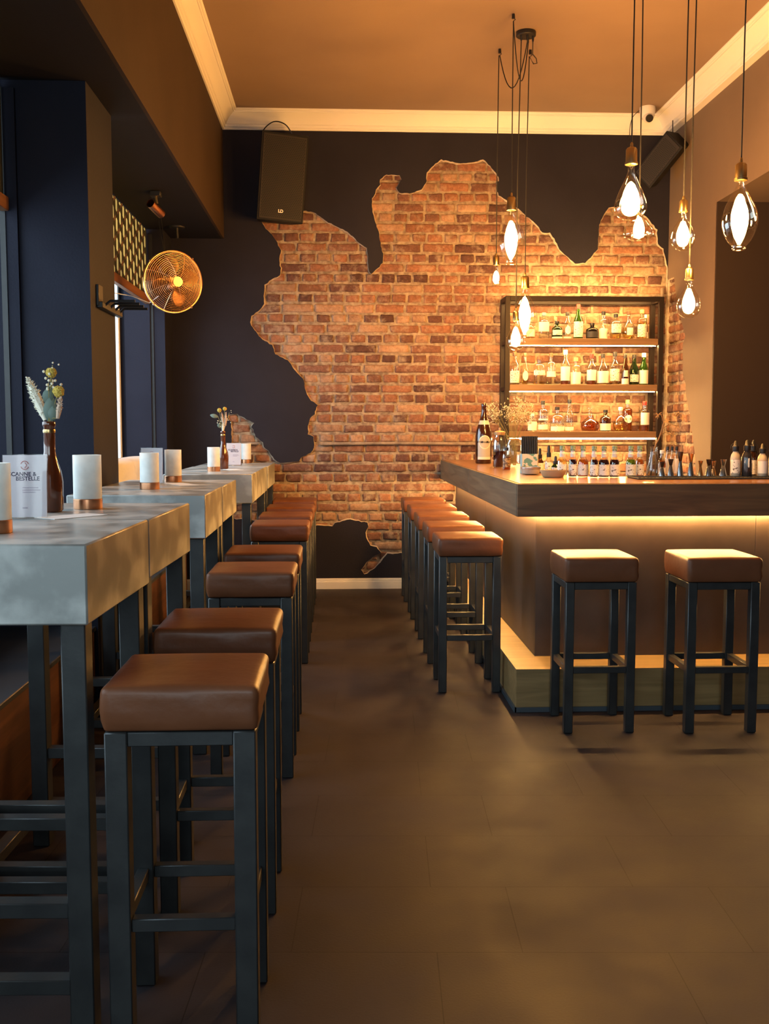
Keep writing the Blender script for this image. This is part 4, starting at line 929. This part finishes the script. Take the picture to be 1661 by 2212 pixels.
# big beer bottle
t = thing('beer_bottle', (1.125, 7.85, ZT), 'oversized brown beer bottle on the far end of the counter', 'beer bottle')
P = [(0.058, 0), (0.064, 0.008), (0.064, 0.215), (0.060, 0.25), (0.046, 0.295), (0.030, 0.345), (0.021, 0.385), (0.019, 0.43), (0.021, 0.435), (0.021, 0.458), (0.019, 0.462), (0, 0.462)]
MB().lathe(P, 28).obj('glass_body', pbr('beer_brown_glass', (0.028, 0.008, 0.004), 0.06, coat=0.6), t, ang=50)
MB().lathe([(0.0648, 0.055), (0.0648, 0.16)], 18, a0=-pi/2-0.9, a1=-pi/2+0.75, cap=False).obj('label', pbr('silver_label', (0.36, 0.35, 0.32), 0.45), t)
MB().lathe([(0.0652, 0.032), (0.0652, 0.054)], 18, a0=-pi/2-0.9, a1=-pi/2+0.75, cap=False).obj('label_band', pbr('white_band', (0.6, 0.58, 0.5), 0.5), t)
MB().lathe([(r_+0.0012, z_) for z_, r_ in ((0.300, 0.0445), (0.318, 0.0385), (0.332, 0.034))], 18, a0=-pi/2-1.3, a1=-pi/2+1.3, cap=False).obj('neck_label', pbr('silver_label', ()), t)
N = 24; vs = []
for i in range(N):
    a = 2*pi*i/N
    for rr in (0.046, 0.039):
        xx = rr*cos(a); vs.append((xx, -sqrt(0.0655**2-xx*xx)-0.001, 0.165+rr*sin(a)*1.15))
MB().add(vs, [(2*i, 2*((i+1) % N), 2*((i+1) % N)+1, 2*i+1) for i in range(N)]).obj('label_ring', pbr('white_band', ()), t, fix=False)
vs = [(0, -0.0664, 0.165)]+[(0.038*cos(2*pi*i/N), -sqrt(0.0655**2-(0.038*cos(2*pi*i/N))**2)-0.0007, 0.165+0.0437*sin(2*pi*i/N)) for i in range(N)]
MB().add(vs, [(0, 1+i, 1+(i+1) % N) for i in range(N)]).obj('label_disc', pbr('silver_label', ()), t, fix=False)
def curved_text(body, size, r, z, mat, parent, name='lettering', off=0.0):
    cu = bpy.data.curves.new(name, 'FONT'); cu.body = body; cu.size = size; cu.align_x = 'CENTER'; cu.offset = off; cu.extrude = 0.0002
    o = mesh_text(cu, name, mat, parent)
    for v in o.data.vertices:
        x, y, zz = v.co; a = x/r; v.co = (r*sin(a), -(r+zz)*cos(a), z+y)
    return o
curved_text('Warsteiner', 0.0205, 0.0675, 0.160, M_black, t, off=0.0004)

# jars, tin, straws, trays
t = thing('drink_dispenser', (1.117, 7.02, ZT), 'clear glass dispenser half full of dark punch, right of the beer bottle', 'glass jar')
P = [(0.040, 0), (0.046, 0.008), (0.047, 0.17), (0.040, 0.20), (0.033, 0.215), (0.033, 0.235)]
MB().lathe(P, 24).obj('jar', M_clear, t, ang=50); MB().lathe([(0.043, 0.006), (0.044, 0.115), (0, 0.1151)], 22).obj('punch', LQ['dark'], t)
MB().lathe([(0.036, 0.225), (0.038, 0.23), (0.038, 0.246), (0.030, 0.252), (0.008, 0.256), (0.008, 0.275), (0, 0.276)], 22).obj('lid', pbr('cap_cork', CAPC['cork'], 0.6), t)
t = thing('carved_bottle', (1.096, 6.60, ZT), 'small embossed glass bottle of amber spirit in front of the dispenser', 'bottle')
MB().lathe([(0.024, 0), (0.0275, 0.006), (0.0275, 0.095), (0.020, 0.115), (0.012, 0.125), (0.012, 0.138)], 20).obj('glass_body', M_clear, t, ang=50)
MB().lathe([(0.023, 0.004), (0.0255, 0.008), (0.0255, 0.085), (0, 0.0851)], 18).obj('liquid', LQ['amber'], t); MB().lathe([(0.0135, 0.128), (0.0135, 0.148), (0, 0.149)], 14).obj('cap', pbr('cap_black', CAPC['black'], 0.4), t)
MB().lathe([(0.0287, 0.02), (0.0287, 0.08)], 14, a0=-pi/2-1, a1=-pi/2+1, cap=False).obj('label', pbr('embossed_label', (0.35, 0.25, 0.12), 0.4, col2=(0.1, 0.06, 0.03), nscale=90, sharp=(0.45, 0.55)), t)
t = thing('flower_jar', (1.235, 7.15, ZT), 'round clear glass jar holding the white flowers on the counter', 'glass jar')
MB().lathe([(0.045, 0), (0.054, 0.01), (0.058, 0.09), (0.052, 0.16), (0.040, 0.185), (0.040, 0.215), (0.043, 0.218)], 26, cap=False).obj('jar', M_clear, t, ang=60)
MB().lathe([(0.0415, 0.19), (0.045, 0.195), (0.0415, 0.20)], 22, cap=False).obj('twine', pbr('twine', (0.45, 0.30, 0.15), 0.9), t)
fl = thing('babys_breath', (1.235, 7.15, ZT), "airy bunch of tiny white baby's breath flowers in the glass jar", 'flowers')
rnd = random.Random(3); st_ = MB(); bl = MB()
for i in range(34):
    a = rnd.uniform(0, 2*pi); sp_ = rnd.uniform(0.02, 0.19); hz_ = 0.30+rnd.uniform(0.02, 0.19)*(1-(sp_/0.21)**2*0.5)
    tip = Vector((sp_*cos(a)-0.015, sp_*0.8*sin(a), hz_)); base = Vector((rnd.uniform(-.02, .02), rnd.uniform(-.02, .02), 0.012)); mid = base.lerp(tip, 0.55)*1.0; mid.x *= 0.55; mid.y *= 0.55
    st_.tube([base, mid, tip], 0.0011, 4)
    for k in range(15):
        d = Vector((rnd.gauss(0, 1), rnd.gauss(0, 1), rnd.gauss(0, 0.8)))*0.019; q = tip+d
        st_.tube([tip-Vector((0, 0, 0.02)), q], 0.0006, 3, cap=False); bl.ball(q, rnd.uniform(0.0024, 0.0042), 5, 4)
st_.obj('stems', pbr('dry_stem', (0.25, 0.22, 0.08), 0.8), fl, fix=False); bb = bl.obj('blossoms', pbr('cream_blossom', (0.68, 0.62, 0.46), 0.8), fl, fix=False); bb['kind'] = 'stuff'
t = thing('napkin_tin', (1.165, 6.17, ZT), 'square tin with green leaf pattern on the bar, holding black straws', 'tin', None, radians(-14))
mleaf = pbr('leaf_print', (0.62, 0.56, 0.40), 0.45, col2=(0.12, 0.25, 0.17), nscale=26, ndetail=2, sharp=(0.50, 0.54))
w_ = 0.052
MB().box(-w_, w_, -w_, -w_+0.002, 0, 0.118).box(-w_, w_, w_-0.002, w_, 0, 0.118).box(-w_, -w_+0.002, -w_+0.002, w_-0.002, 0, 0.118).box(w_-0.002, w_, -w_+0.002, w_-0.002, 0, 0.118).box(-w_, w_, -w_, w_, -0.0, 0.003).obj('tin_box', mleaf, t, smooth=False)
MB().box(-w_-0.0006, -w_+0.012, -w_-0.0006, -w_, 0.0, 0.118).box(-w_-0.0006, -w_, -w_, w_, 0, 0.118).obj('side_band', pbr('steel_teal', (0.22, 0.30, 0.30), 0.3, metal=0.7), t, smooth=False)

ns = 0
for j in range(5):
    for i in range(9):
        x = -0.043+0.0107*i+(0.003 if j % 2 else 0); y = -0.040+0.0155*j; hgt = 0.222+rnd.uniform(-0.003, 0.004)
        p = Vector((x, y, 0)); p.rotate(Matrix.Rotation(radians(-14), 3, 'Z'))
        if ns == 0:
            s0 = MB().tube([(0, 0, 0.004), (0, 0, 0.224)], 0.0042, 8).obj('straw', pbr('black_straw', (0.016, 0.014, 0.012), 0.45), None); so = s0
        else:
            so = s0.copy(); COL.objects.link(so)
        so.location = (1.165+p.x, 6.17+p.y, ZT)
        tag(so, ('black straw in the front row of the bunch in the leaf-patterned tin' if j == 0 else 'black straw behind the front row of the bunch in the leaf-patterned tin'), 'straw', ('front row of black straws in the tin' if j == 0 else 'black straws behind the front row in the tin')); ns += 1
t = thing('wooden_bowl', (1.135, 5.965, ZT), 'small round pale bowl in front of the leaf-patterned tin', 'bowl', 'pale bowls on the counter')
MB().lathe([(0.030, 0), (0.050, 0.006), (0.057, 0.030), (0.058, 0.045), (0.054, 0.045), (0.051, 0.012), (0, 0.010)], 28).obj('bowl', pbr('pale_ceramic', (0.42, 0.36, 0.27), 0.35), t); MB().lathe([(0.0585, 0.034), (0.0595, 0.036), (0.0595, 0.046), (0.0575, 0.047)], 28, cap=False).obj('rim_band', pbr('pale_metal_rim', (0.5, 0.46, 0.4), 0.3, metal=0.8), t)
t = thing('wooden_tray', (1.195, 5.62, ZT), 'shallow pale wooden dish left of the syrup bottles', 'dish')
MB().lathe([(0.050, 0), (0.058, 0.004), (0.073, 0.034), (0.074, 0.042), (0.068, 0.042), (0.055, 0.010), (0, 0.008)], 28, M=Matrix.Scale(0.62, 4, (0, 1, 0))).obj('dish', pbr('pale_wood', (0.45, 0.33, 0.18), 0.5), t)
def dropper(x, y, r, h, g, lc, cap, label):
    t = thing('dropper_bottle', (x, y, ZT), label, 'bottle', 'dropper and bitters bottles on the counter')
    MB().lathe([(r*.9, 0), (r, 0.004), (r, h*0.45), (r*0.5, h*0.56), (r*0.42, h*0.6)], 18).obj('glass_body', GL[g], t, ang=50)
    MB().lathe([(r*1.03, h*0.08), (r*1.03, h*0.40)], 14, a0=-pi/2-1.3, a1=-pi/2+1.3, cap=False).obj('label', M_print, t)
    MB().lathe([(r*0.55, h*0.58), (r*0.58, h*0.60), (r*0.58, h*0.74), (r*0.38, h*0.76), (r*0.36, h*0.93), (r*0.22, h), (0, h)], 14).obj('dropper_cap', pbr('cap_black', CAPC['black']), t)
dropper(1.240, 6.22, 0.023, 0.150, 'brown', 'dark', 'black', 'brown dropper bottle with black cap behind the pale bowl')
dropper(1.270, 6.10, 0.024, 0.170, 'clear', 'pale', 'black', 'tallest clear bottle with black pourer right of the black straws')
dropper(1.275, 5.93, 0.024, 0.110, 'dark green', 'dark', 'black', 'small green bitters bottle with black dropper cap')

# glass carafe with a dried branch
t = thing('glass_carafe', (1.755, 5.60, ZT), 'clear glass carafe beside the last syrup bottle', 'carafe')
MB().lathe([(0.034, 0), (0.042, 0.006), (0.040, 0.05), (0.024, 0.12), (0.020, 0.16), (0.024, 0.172)], 24, cap=False).obj('carafe', M_clear, t, ang=60)
br = thing('dried_branch', (1.755, 5.60, ZT), 'bent dried branch with curled seed heads leaning out of the glass carafe', 'dried flowers')
pts = smoothpath([(-0.026, 0, 0.012), (-0.008, 0, 0.08), (0.004, 0, 0.165), (0.03, 0, 0.225), (0.052, 0, 0.30)], 6)
mb = MB().tube(pts, [0.0045+0.001*noise.noise(Vector(p)*60) for p in pts], 7)
for q in ((0.052, 0, 0.30, 0.115, 0.34), (0.045, 0, 0.27, 0.13, 0.285), (0.052, 0, 0.30, 0.02, 0.345), (0.035, 0, 0.24, 0.10, 0.235)):
    mb.tube(smoothpath([(q[0], 0, q[2]), ((q[0]+q[3])/2, 0.01, max(q[2], q[4])+0.008), (q[3], 0.0, q[4])], 4), 0.0018, 5)
mb.obj('stem', pbr('dry_branch', (0.24, 0.13, 0.05), 0.8), br)
for (x, z) in ((0.115, 0.34), (0.135, 0.35), (0.13, 0.285), (0.02, 0.345), (0.10, 0.235), (0.07, 0.31), (0.155, 0.33)):
    g = MB()
    for k in range(14):
        a = rnd.uniform(0, 2*pi); d = Vector((cos(a), rnd.uniform(-.7, .7), sin(a)))*rnd.uniform(0.012, 0.026)
        c0 = Vector((x, 0, z)); g.tube([c0, c0+d*0.6+Vector((0, 0, 0.003)), c0+d], [0.0022, 0.0016, 0.0005], 4)
    g.obj('seed_head', pbr('dry_seed', (0.42, 0.24, 0.09), 0.9), br, fix=False)

# black bar mat with jiggers and pourers
mat = MB().box(1.60, 2.86, 5.36, 5.565, ZT, ZT+0.009, 0.003)
for i in range(60): mat.box(1.612+0.0207*i, 1.616+0.0207*i, 5.37, 5.555, ZT+0.0085, ZT+0.0125)
tag(mat.obj('bar_mat', pbr('black_rubber', (0.012, 0.012, 0.012), 0.7), smooth=False), 'long black rubber bar mat along the counter front', 'bar mat')
ZM = ZT+0.013
def jigger(x, y, r, h, two, label, mat_):
    t = thing('jigger', (x, y, ZM), label, 'jigger', 'double-ended metal jiggers on the black bar mat')
    w_ = h*0.60
    MB().lathe([(r, 0), (r*0.98, 0.002), (r*0.42, w_*0.97), (r*0.36, w_)], 22).obj('lower_cup', mat_[0], t, ang=50)
    MB().lathe([(r*0.36, w_), (r*0.44, w_+0.003), (r*0.84, h), (r*0.78, h), (r*0.38, w_+0.006), (0, w_+0.006)], 22).obj('upper_cup', mat_[1], t, ang=50)
    MB().lathe([(r*0.38, w_-0.003), (r*0.45, w_), (r*0.38, w_+0.003)], 18, cap=False).obj('waist_ring', mat_[0], t)
Jg = (M_jig, M_jig); Jd = (M_jig, pbr('smoked_steel', (0.12, 0.09, 0.07), 0.3, metal=1.0)); Jc = (M_gold, M_gold)
jigger(1.768, 5.49, 0.0175, 0.078, 1, 'smallest steel jigger with brown upper cup, first from the left', Jd)
jigger(1.822, 5.51, 0.0180, 0.092, 1, 'steel jigger with brown upper cup, second from the left', Jd)
jigger(1.868, 5.49, 0.0185, 0.132, 1, 'tallest slender steel jigger, third from the left', Jd)
jigger(1.930, 5.50, 0.0190, 0.122, 1, 'tall steel jigger with copper upper cup in the middle', (M_jig, M_gold))
jigger(1.984, 5.50, 0.0160, 0.082, 1, 'small copper jigger, fifth from the left', Jc)
jigger(2.028, 5.49, 0.0205, 0.090, 1, 'steel jigger with brown cup right of the small copper one', Jd)
jigger(2.068, 5.525, 0.0150, 0.080, 1, 'narrow brass jigger between two larger ones', Jc)
jigger(2.108, 5.49, 0.0215, 0.090, 1, 'broad steel jigger, last before the pourer bottles', Jg)
# juice and miniature bottles behind the mat
GJ = 'small bottles behind the bar mat'
bottle(1.822, 5.665, ZT, 0.0225, 0.150, 'slope', 'clear', 'white', (0.6, 'orange'), [(0.1, 0.35, 'w', 1.2)], 'small orange juice bottle behind the first jigger', name='juice_bottle', group=GJ)
for x, lb in ((1.862, 'left of three miniature bottles with black caps behind the jiggers'), (1.888, 'middle of three miniature bottles with black caps behind the jiggers'), (1.914, 'right of three miniature bottles with black caps behind the jiggers')):
    bottle(x, 5.69, ZT, 0.0122, 0.170, 'tall', 'clear', 'black', (0.5, 'pale'), [(0.1, 0.6, 'w', 1.3)], lb, name='miniature_bottle', group=GJ)
def pourer(x, y, r, h, g, lab, label, nose=1):
    t = thing('pourer_bottle', (x, y, ZM if y < 5.56 else ZT), label, 'bottle', 'pourer bottles at the right end of the counter')
    MB().lathe([(r*.94, 0), (r, 0.005), (r, h*0.50), (r*0.85, h*0.60), (r*0.52, h*0.68), (r*0.48, h*0.74)], 20).obj('glass_body', g, t, ang=50)
    if lab: MB().lathe([(r+0.001, h*0.08), (r+0.001, h*0.46)], 14, a0=-pi/2-1.4, a1=-pi/2+1.4, cap=False).obj('label', lab, t)
    c_ = MB().lathe([(r*0.62, h*0.70), (r*0.66, h*0.72), (r*0.66, h*0.84), (r*0.42, h*0.87), (r*0.30, h*0.97), (r*0.14, h), (0, h)], 16)
    c_.tube([(r*0.35*nose, 0, h*0.93), (r*0.9*nose, 0, h*0.88), (r*1.0*nose, 0, h*0.78)], 0.0022, 6)
    c_.obj('pourer_cap', pbr('cap_black', CAPC['black']), t)
    return t
creamg = pbr('cream_bottle', (0.50, 0.42, 0.30), 0.35)
pourer(2.170, 5.48, 0.0265, 0.192, creamg, M_print, 'cream pourer bottle with black cap at the left of the bottle group', -1)
tb = pourer(2.232, 5.475, 0.0290, 0.196, pbr('ink_bottle', (0.022, 0.020, 0.022), 0.25, coat=0.4), None, 'dark bottle with white diamond-shaped label on the bar mat')
vs = [(0, -0.0302, 0.045), (-0.022, -0.0208, 0.074), (0.022, -0.0208, 0.074), (0, -0.0302, 0.074), (0, -0.0302, 0.098), (-0.020, -0.0222, 0.086), (0.020, -0.0222, 0.086)]
MB().add(vs, [(0, 3, 1), (0, 2, 3), (1, 3, 4), (1, 4, 5), (3, 2, 4), (2, 6, 4)]).obj('diamond_label', M_print, tb, smooth=False, fix=False)
pourer(2.318, 5.60, 0.0225, 0.208, GL['brown'], M_print, 'brown bottle with cream label behind the diamond-labelled one')
pourer(2.352, 5.66, 0.0190, 0.172, GL['black'], None, 'black bottle at the back between the cream bottles')
pourer(2.318, 5.475, 0.0265, 0.176, creamg, M_label, 'cream bottle with pale label near the right edge of view')
pourer(2.388, 5.50, 0.0240, 0.172, creamg, M_print, 'cream bottle cut by the right edge of view', -1)

# ------------------------------------------------------------------ things on the concrete tables
ZTT = 1.1206
def lantern(x, y, label, z=ZTT, r=0.0428, h=0.166):
    t = thing('lantern', (x, y, z), label, 'table lantern', 'frosted glass table lanterns')
    MB().lathe([(r*1.02, 0), (r*1.03, 0.002), (r*1.03, 0.030), (r*1.01, 0.031), (r*0.9, 0.031), (0, 0.0315)], 32).obj('copper_base', M_copper, t)
    MB().lathe([(r, 0.032), (r, h), (r-0.0035, h), (r-0.0035, 0.034)], 32, cap=False).obj('glass_shade', M_frost, t)
    MB().lathe([(0, 0.0316), (0.019, 0.0316), (0.019, 0.047), (0.0025, 0.047), (0.001, 0.060), (0, 0.060)], 16).obj('tealight', pbr('candle_wax', (0.6, 0.56, 0.48), 0.6), t)
lantern(-0.823, 2.46, 'frosted lantern cut by the left edge of view, on the nearest table', z=1.1506)
lantern(-0.774, 3.183, 'frosted lantern standing alone right of the amber vase and sign', z=1.1506)
lantern(-0.860, 4.69, 'frosted lantern in front of the pink table sign on the middle table')
lantern(-0.855, 5.33, 'frosted lantern right of the pink sign on the middle table')
lantern(-0.857, 7.08, 'frosted lantern in front of the small flower bottle on the long table', z=1.1006)
lantern(-0.823, 8.27, 'frosted lantern right of the farthest table sign', z=1.1006)
lantern(-0.782, 8.72, 'farthest frosted lantern, before the brick patch', z=1.1006)
def sign(x, y, w, h, rz, label, tilt=4, z=ZTT):
    t = thing('table_sign', (x, y, z), label, 'table sign', 'pink and white table signs in clear stands', radians(rz))
    M_ = Matrix.Rotation(radians(-tilt), 4, 'X')
    MB().box(-w/2, w/2, -0.0035, -0.0020, 0.003, h, M=M_).box(-w/2, w/2, 0.0010, 0.0025, 0.003, h, M=M_).box(-w/2, w/2, -0.03, 0.045, 0, 0.003).obj('clear_stand', M_acryl, t, smooth=False)
    cd = MB().box(-w/2+0.002, w/2-0.002, -0.0012, 0.0004, 0.005, h-0.002, M=M_).obj('card', pbr('pink_white_card', (0.66, 0.58, 0.62), 0.6), t, smooth=False)
    ink = pbr('violet_ink', (0.035, 0.02, 0.06), 0.8, spec=0.1)
    def line(txt, size, x_, z_, nm='lettering', off=0.0004):
        cu = bpy.data.curves.new(nm, 'FONT'); cu.body = txt; cu.size = size; cu.align_x = 'LEFT'; cu.offset = off; cu.extrude = 0.0001
        o = mesh_text(cu, nm, ink, cd); o.matrix_local = M_ @ Matrix.Translation((x_, -0.0015, z_)) @ Matrix.Rotation(pi/2, 4, 'X')
    s_ = w/0.136
    line('SCANNE &', 0.0175*s_, -w*0.36, h*0.665); line('BESTELLE', 0.0175*s_, -w*0.20, h*0.595)
    g = MB()
    for a0, a1 in ((20, 160), (200, 340)): g.tube([M_ @ Vector((0.012*s_*cos(radians(a)), -0.0017, h*0.83+0.013*s_*sin(radians(a)))) for a in range(a0, a1+1, 20)], 0.0014*s_, 5)
    g.tube([M_ @ Vector((0.0+0.006*s_*sin(q), -0.0017, h*0.83-0.008*s_+0.016*s_*q/3)) for q in (0, 1, 2, 3)], 0.0012*s_, 5); g.obj('emblem', pbr('rose_ink', (0.45, 0.16, 0.15), 0.6), t)
    g = MB()
    for k, ln in enumerate((0.36, 0.40, 0.30)): g.box(-w*0.06, -w*0.06+w*ln, -0.0018, -0.0013, h*(0.475-0.035*k), h*(0.475-0.035*k)+0.0022, M=M_)
    g.box(-w*0.06, w*0.06, -0.0018, -0.0013, h*0.16, h*0.16+0.003, M=M_); g.obj('small_print', pbr('faded_ink', (0.36, 0.28, 0.36), 0.6), t, smooth=False)
sign(-0.859, 2.83, 0.120, 0.177, 4, 'pink and white order sign in front of the amber vase, text readable', z=1.1506)
sign(-0.936, 5.16, 0.115, 0.180, -8, 'pink table sign standing behind the lantern on the middle table')
sign(-0.830, 8.15, 0.120, 0.180, -6, 'small pale table sign half behind a lantern on the farthest table', z=1.1006)
def leaflet(x, y, w, h, rz, label, z=ZTT):
    o = MB().box(-w/2, w/2, -h/2, h/2, 0, 0.0012).obj('paper_menu', pbr('white_paper', (0.72, 0.74, 0.74), 0.5), None, (x, y, z), smooth=False); o.rotation_euler = (0, 0, radians(rz)); tag(o, label, 'menu card', 'white cards lying on the tables')
leaflet(-0.752, 2.90, 0.09, 0.18, -38, 'white menu card lying right of the order sign on the nearest table', z=1.1506)
leaflet(-0.775, 5.08, 0.10, 0.24, 28, 'white menu card lying between the two lanterns of the middle table')
leaflet(-0.75, 7.33, 0.10, 0.21, 20, 'white menu card lying beside the small flower bottle', z=1.1006)

def amber_vase(x, y, label, sc=1.0, z=ZTT):
    t = thing('amber_bottle_vase', (x, y, z), label, 'vase', 'amber bottles used as flower vases')
    P = [(0.033, 0), (0.040, 0.008), (0.041, 0.10), (0.036, 0.135), (0.023, 0.175), (0.0185, 0.20), (0.0185, 0.283), (0.021, 0.285), (0.021, 0.298), (0.018, 0.30), (0.0155, 0.298), (0.0155, 0.20)]
    MB().lathe([(r*sc, z*sc) for r, z in P], 24, cap=False).obj('bottle', pbr('amber_glass', (0.085, 0.020, 0.006), 0.08, coat=0.5), t, ang=60)
    MB().lathe([(0.0193*sc, 0.262*sc), (0.0205*sc, 0.268*sc), (0.0193*sc, 0.274*sc)], 18, cap=False).obj('wire_ring', M_brass, t); return t
def pampas(p0, p1, r, parent, mat, n=200, nm='fluffy_plume'):
    g = MB(); p0 = Vector(p0); p1 = Vector(p1); d = (p1-p0)
    for i in range(n):
        q = rnd.random(); c0 = p0+d*q; a = rnd.uniform(0, 2*pi); rr = r*sin(pi*min(0.97, 0.12+0.85*q))**0.7
        o1 = d.orthogonal().normalized(); o2 = d.normalized().cross(o1); out = (o1*cos(a)+o2*sin(a))*rr*rnd.uniform(0.7, 1.05)+d.normalized()*rnd.uniform(0.008, 0.016)
        g.tube([c0, c0+out*0.6+d.normalized()*0.003, c0+out], [0.0016, 0.0022, 0.0005], 4, cap=False)
    g.tube([p0, p0.lerp(p1, 0.5), p1], [r*0.45, r*0.75, r*0.25], 8); return g.obj(nm, mat, parent, fix=False)
def bouquet(x, y, zt, label, sc, spec, z=ZTT):
    t = thing('dried_bouquet', (x, y, z), label, 'dried flowers', 'dried bouquets in the amber bottles')
    b0 = Vector((0, 0, zt-0.10*sc)); s_ = MB()
    def V(p): return Vector((p[0]*sc, p[1]*sc, zt+p[2]*sc))
    neck = Vector((0, 0, zt))
    def stem(tip): s_.tube(smoothpath([b0, neck.lerp(Vector((V(tip).x*0.12, V(tip).y*0.12, zt)), 1), V(tip)], 4), 0.0014*sc, 5)
    for k, tip, a, b in spec:
        if k == 'ball':
            stem(tip); g = MB().ball(V(tip), 0.0165*sc*a, 14, 10)
            for i in range(90):
                d = Vector((rnd.gauss(0, 1), rnd.gauss(0, 1), rnd.gauss(0, 1))).normalized(); g.ball(V(tip)+d*0.016*sc*a, 0.0028*sc*a, 5, 4)
            g.obj('yellow_ball_flower', pbr('craspedia_yellow', (0.48, 0.34, 0.06), 0.9), t, fix=False)
        elif k == 'plume': stem(tip); pampas(V(tip), V(a), 0.0165*sc*b, t, pbr('pampas_cream', (0.66, 0.62, 0.50), 0.95))
        elif k == 'bunny': stem(tip); pampas(V(tip), V(a), 0.013*sc*b, t, pbr('bunny_tail_pink', (0.50, 0.36, 0.26), 0.95), 80, 'bunny_tail')
        elif k == 'leaf':
            stem(tip); d = (V(a)-V(tip)); L = d.length; dn = d.normalized(); sd = dn.cross(Vector((0.3, -1, 0.2))).normalized(); g = MB(); vs = []
            for i in range(9):
                q = i/8; wdt = b*0.016*sc*sin(pi*(0.04+0.94*q))**0.8; c0 = V(tip)+d*q+Vector((0, -1, 0))*0.006*sc*sin(pi*q)
                vs += [c0-sd*wdt, c0+Vector((0, 0.002, 0)), c0+sd*wdt]
            g.add(vs, [(3*i+j, 3*i+j+1, 3*i+j+4, 3*i+j+3) for i in range(8) for j in (0, 1)])
            o = g.obj('leaf', pbr('eucalyptus', (0.12, 0.17, 0.14), 0.7), t, fix=False); m_ = o.modifiers.new('s', 'SOLIDIFY'); m_.thickness = 0.001
        elif k == 'spray':
            stem(tip); g = MB()
            for i in range(a):
                q = V(tip)+Vector((rnd.gauss(0, 1), rnd.gauss(0, 1), rnd.gauss(0, 1.6)))*0.010*sc; g.ball(q, 0.0048*sc*b, 6, 5)
            g.obj('small_blossoms', pbr('cream_blossom', ()), t, fix=False)
    s_.obj('stems', pbr('dry_stem', ()), t, fix=False)
    return t
amber_vase(-0.853, 3.063, 'amber bottle vase behind the order sign on the nearest table', sc=0.893, z=1.1506)
bouquet(-0.853, 3.063, 0.268, 'dried bouquet with white plume and two yellow balls, nearest the viewer', 0.893,
    [('ball', (0.012, 0, 0.160), 1.0, 0), ('ball', (0.034, 0, 0.098), 1.1, 0), ('plume', (-0.018, 0, 0.030), (-0.062, 0, 0.135), 1.35), ('plume', (-0.012, 0.01, 0.005), (-0.042, 0.01, 0.085), 1.3),
     ('bunny', (0.030, -0.004, 0.010), (0.042, -0.01, 0.070), 1.0), ('leaf', (0.0, 0, 0.0), (0.012, 0, 0.085), 1.3), ('leaf', (-0.006, 0, 0.055), (0.008, 0, 0.115), 1.1), ('leaf', (0.012, 0, 0.0), (0.020, 0, 0.055), 1.0),
     ('spray', (0.004, -0.004, 0.128), 10, 1.0), ('spray', (0.020, 0, 0.115), 9, 1.0), ('spray', (0.016, 0.002, 0.185), 3, 0.7)], z=1.1506)
amber_vase(-0.835, 7.47, 'small amber bottle vase on the long table, behind a lantern', 0.92, z=1.1006)
bouquet(-0.835, 7.47, 0.276, 'small dried bouquet with yellow ball flowers on the long table', 1.07,
    [('ball', (0.014, 0, 0.150), 0.75, 0), ('ball', (-0.022, 0, 0.140), 0.85, 0), ('leaf', (-0.030, 0, 0.095), (-0.085, 0, 0.108), 0.9), ('bunny', (0.006, 0, 0.040), (-0.006, 0, 0.115), 1.0), ('bunny', (0.016, 0, 0.035), (0.022, 0, 0.120), 1.0),
     ('plume', (0.0, 0, 0.0), (0.006, 0, 0.060), 0.9), ('leaf', (-0.01, 0, 0.02), (-0.035, 0, 0.050), 0.8), ('spray', (0.030, 0, 0.085), 6, 0.7), ('spray', (0.045, 0, 0.125), 2, 0.6), ('spray', (-0.02, 0, 0.06), 6, 0.8)], z=1.1006)
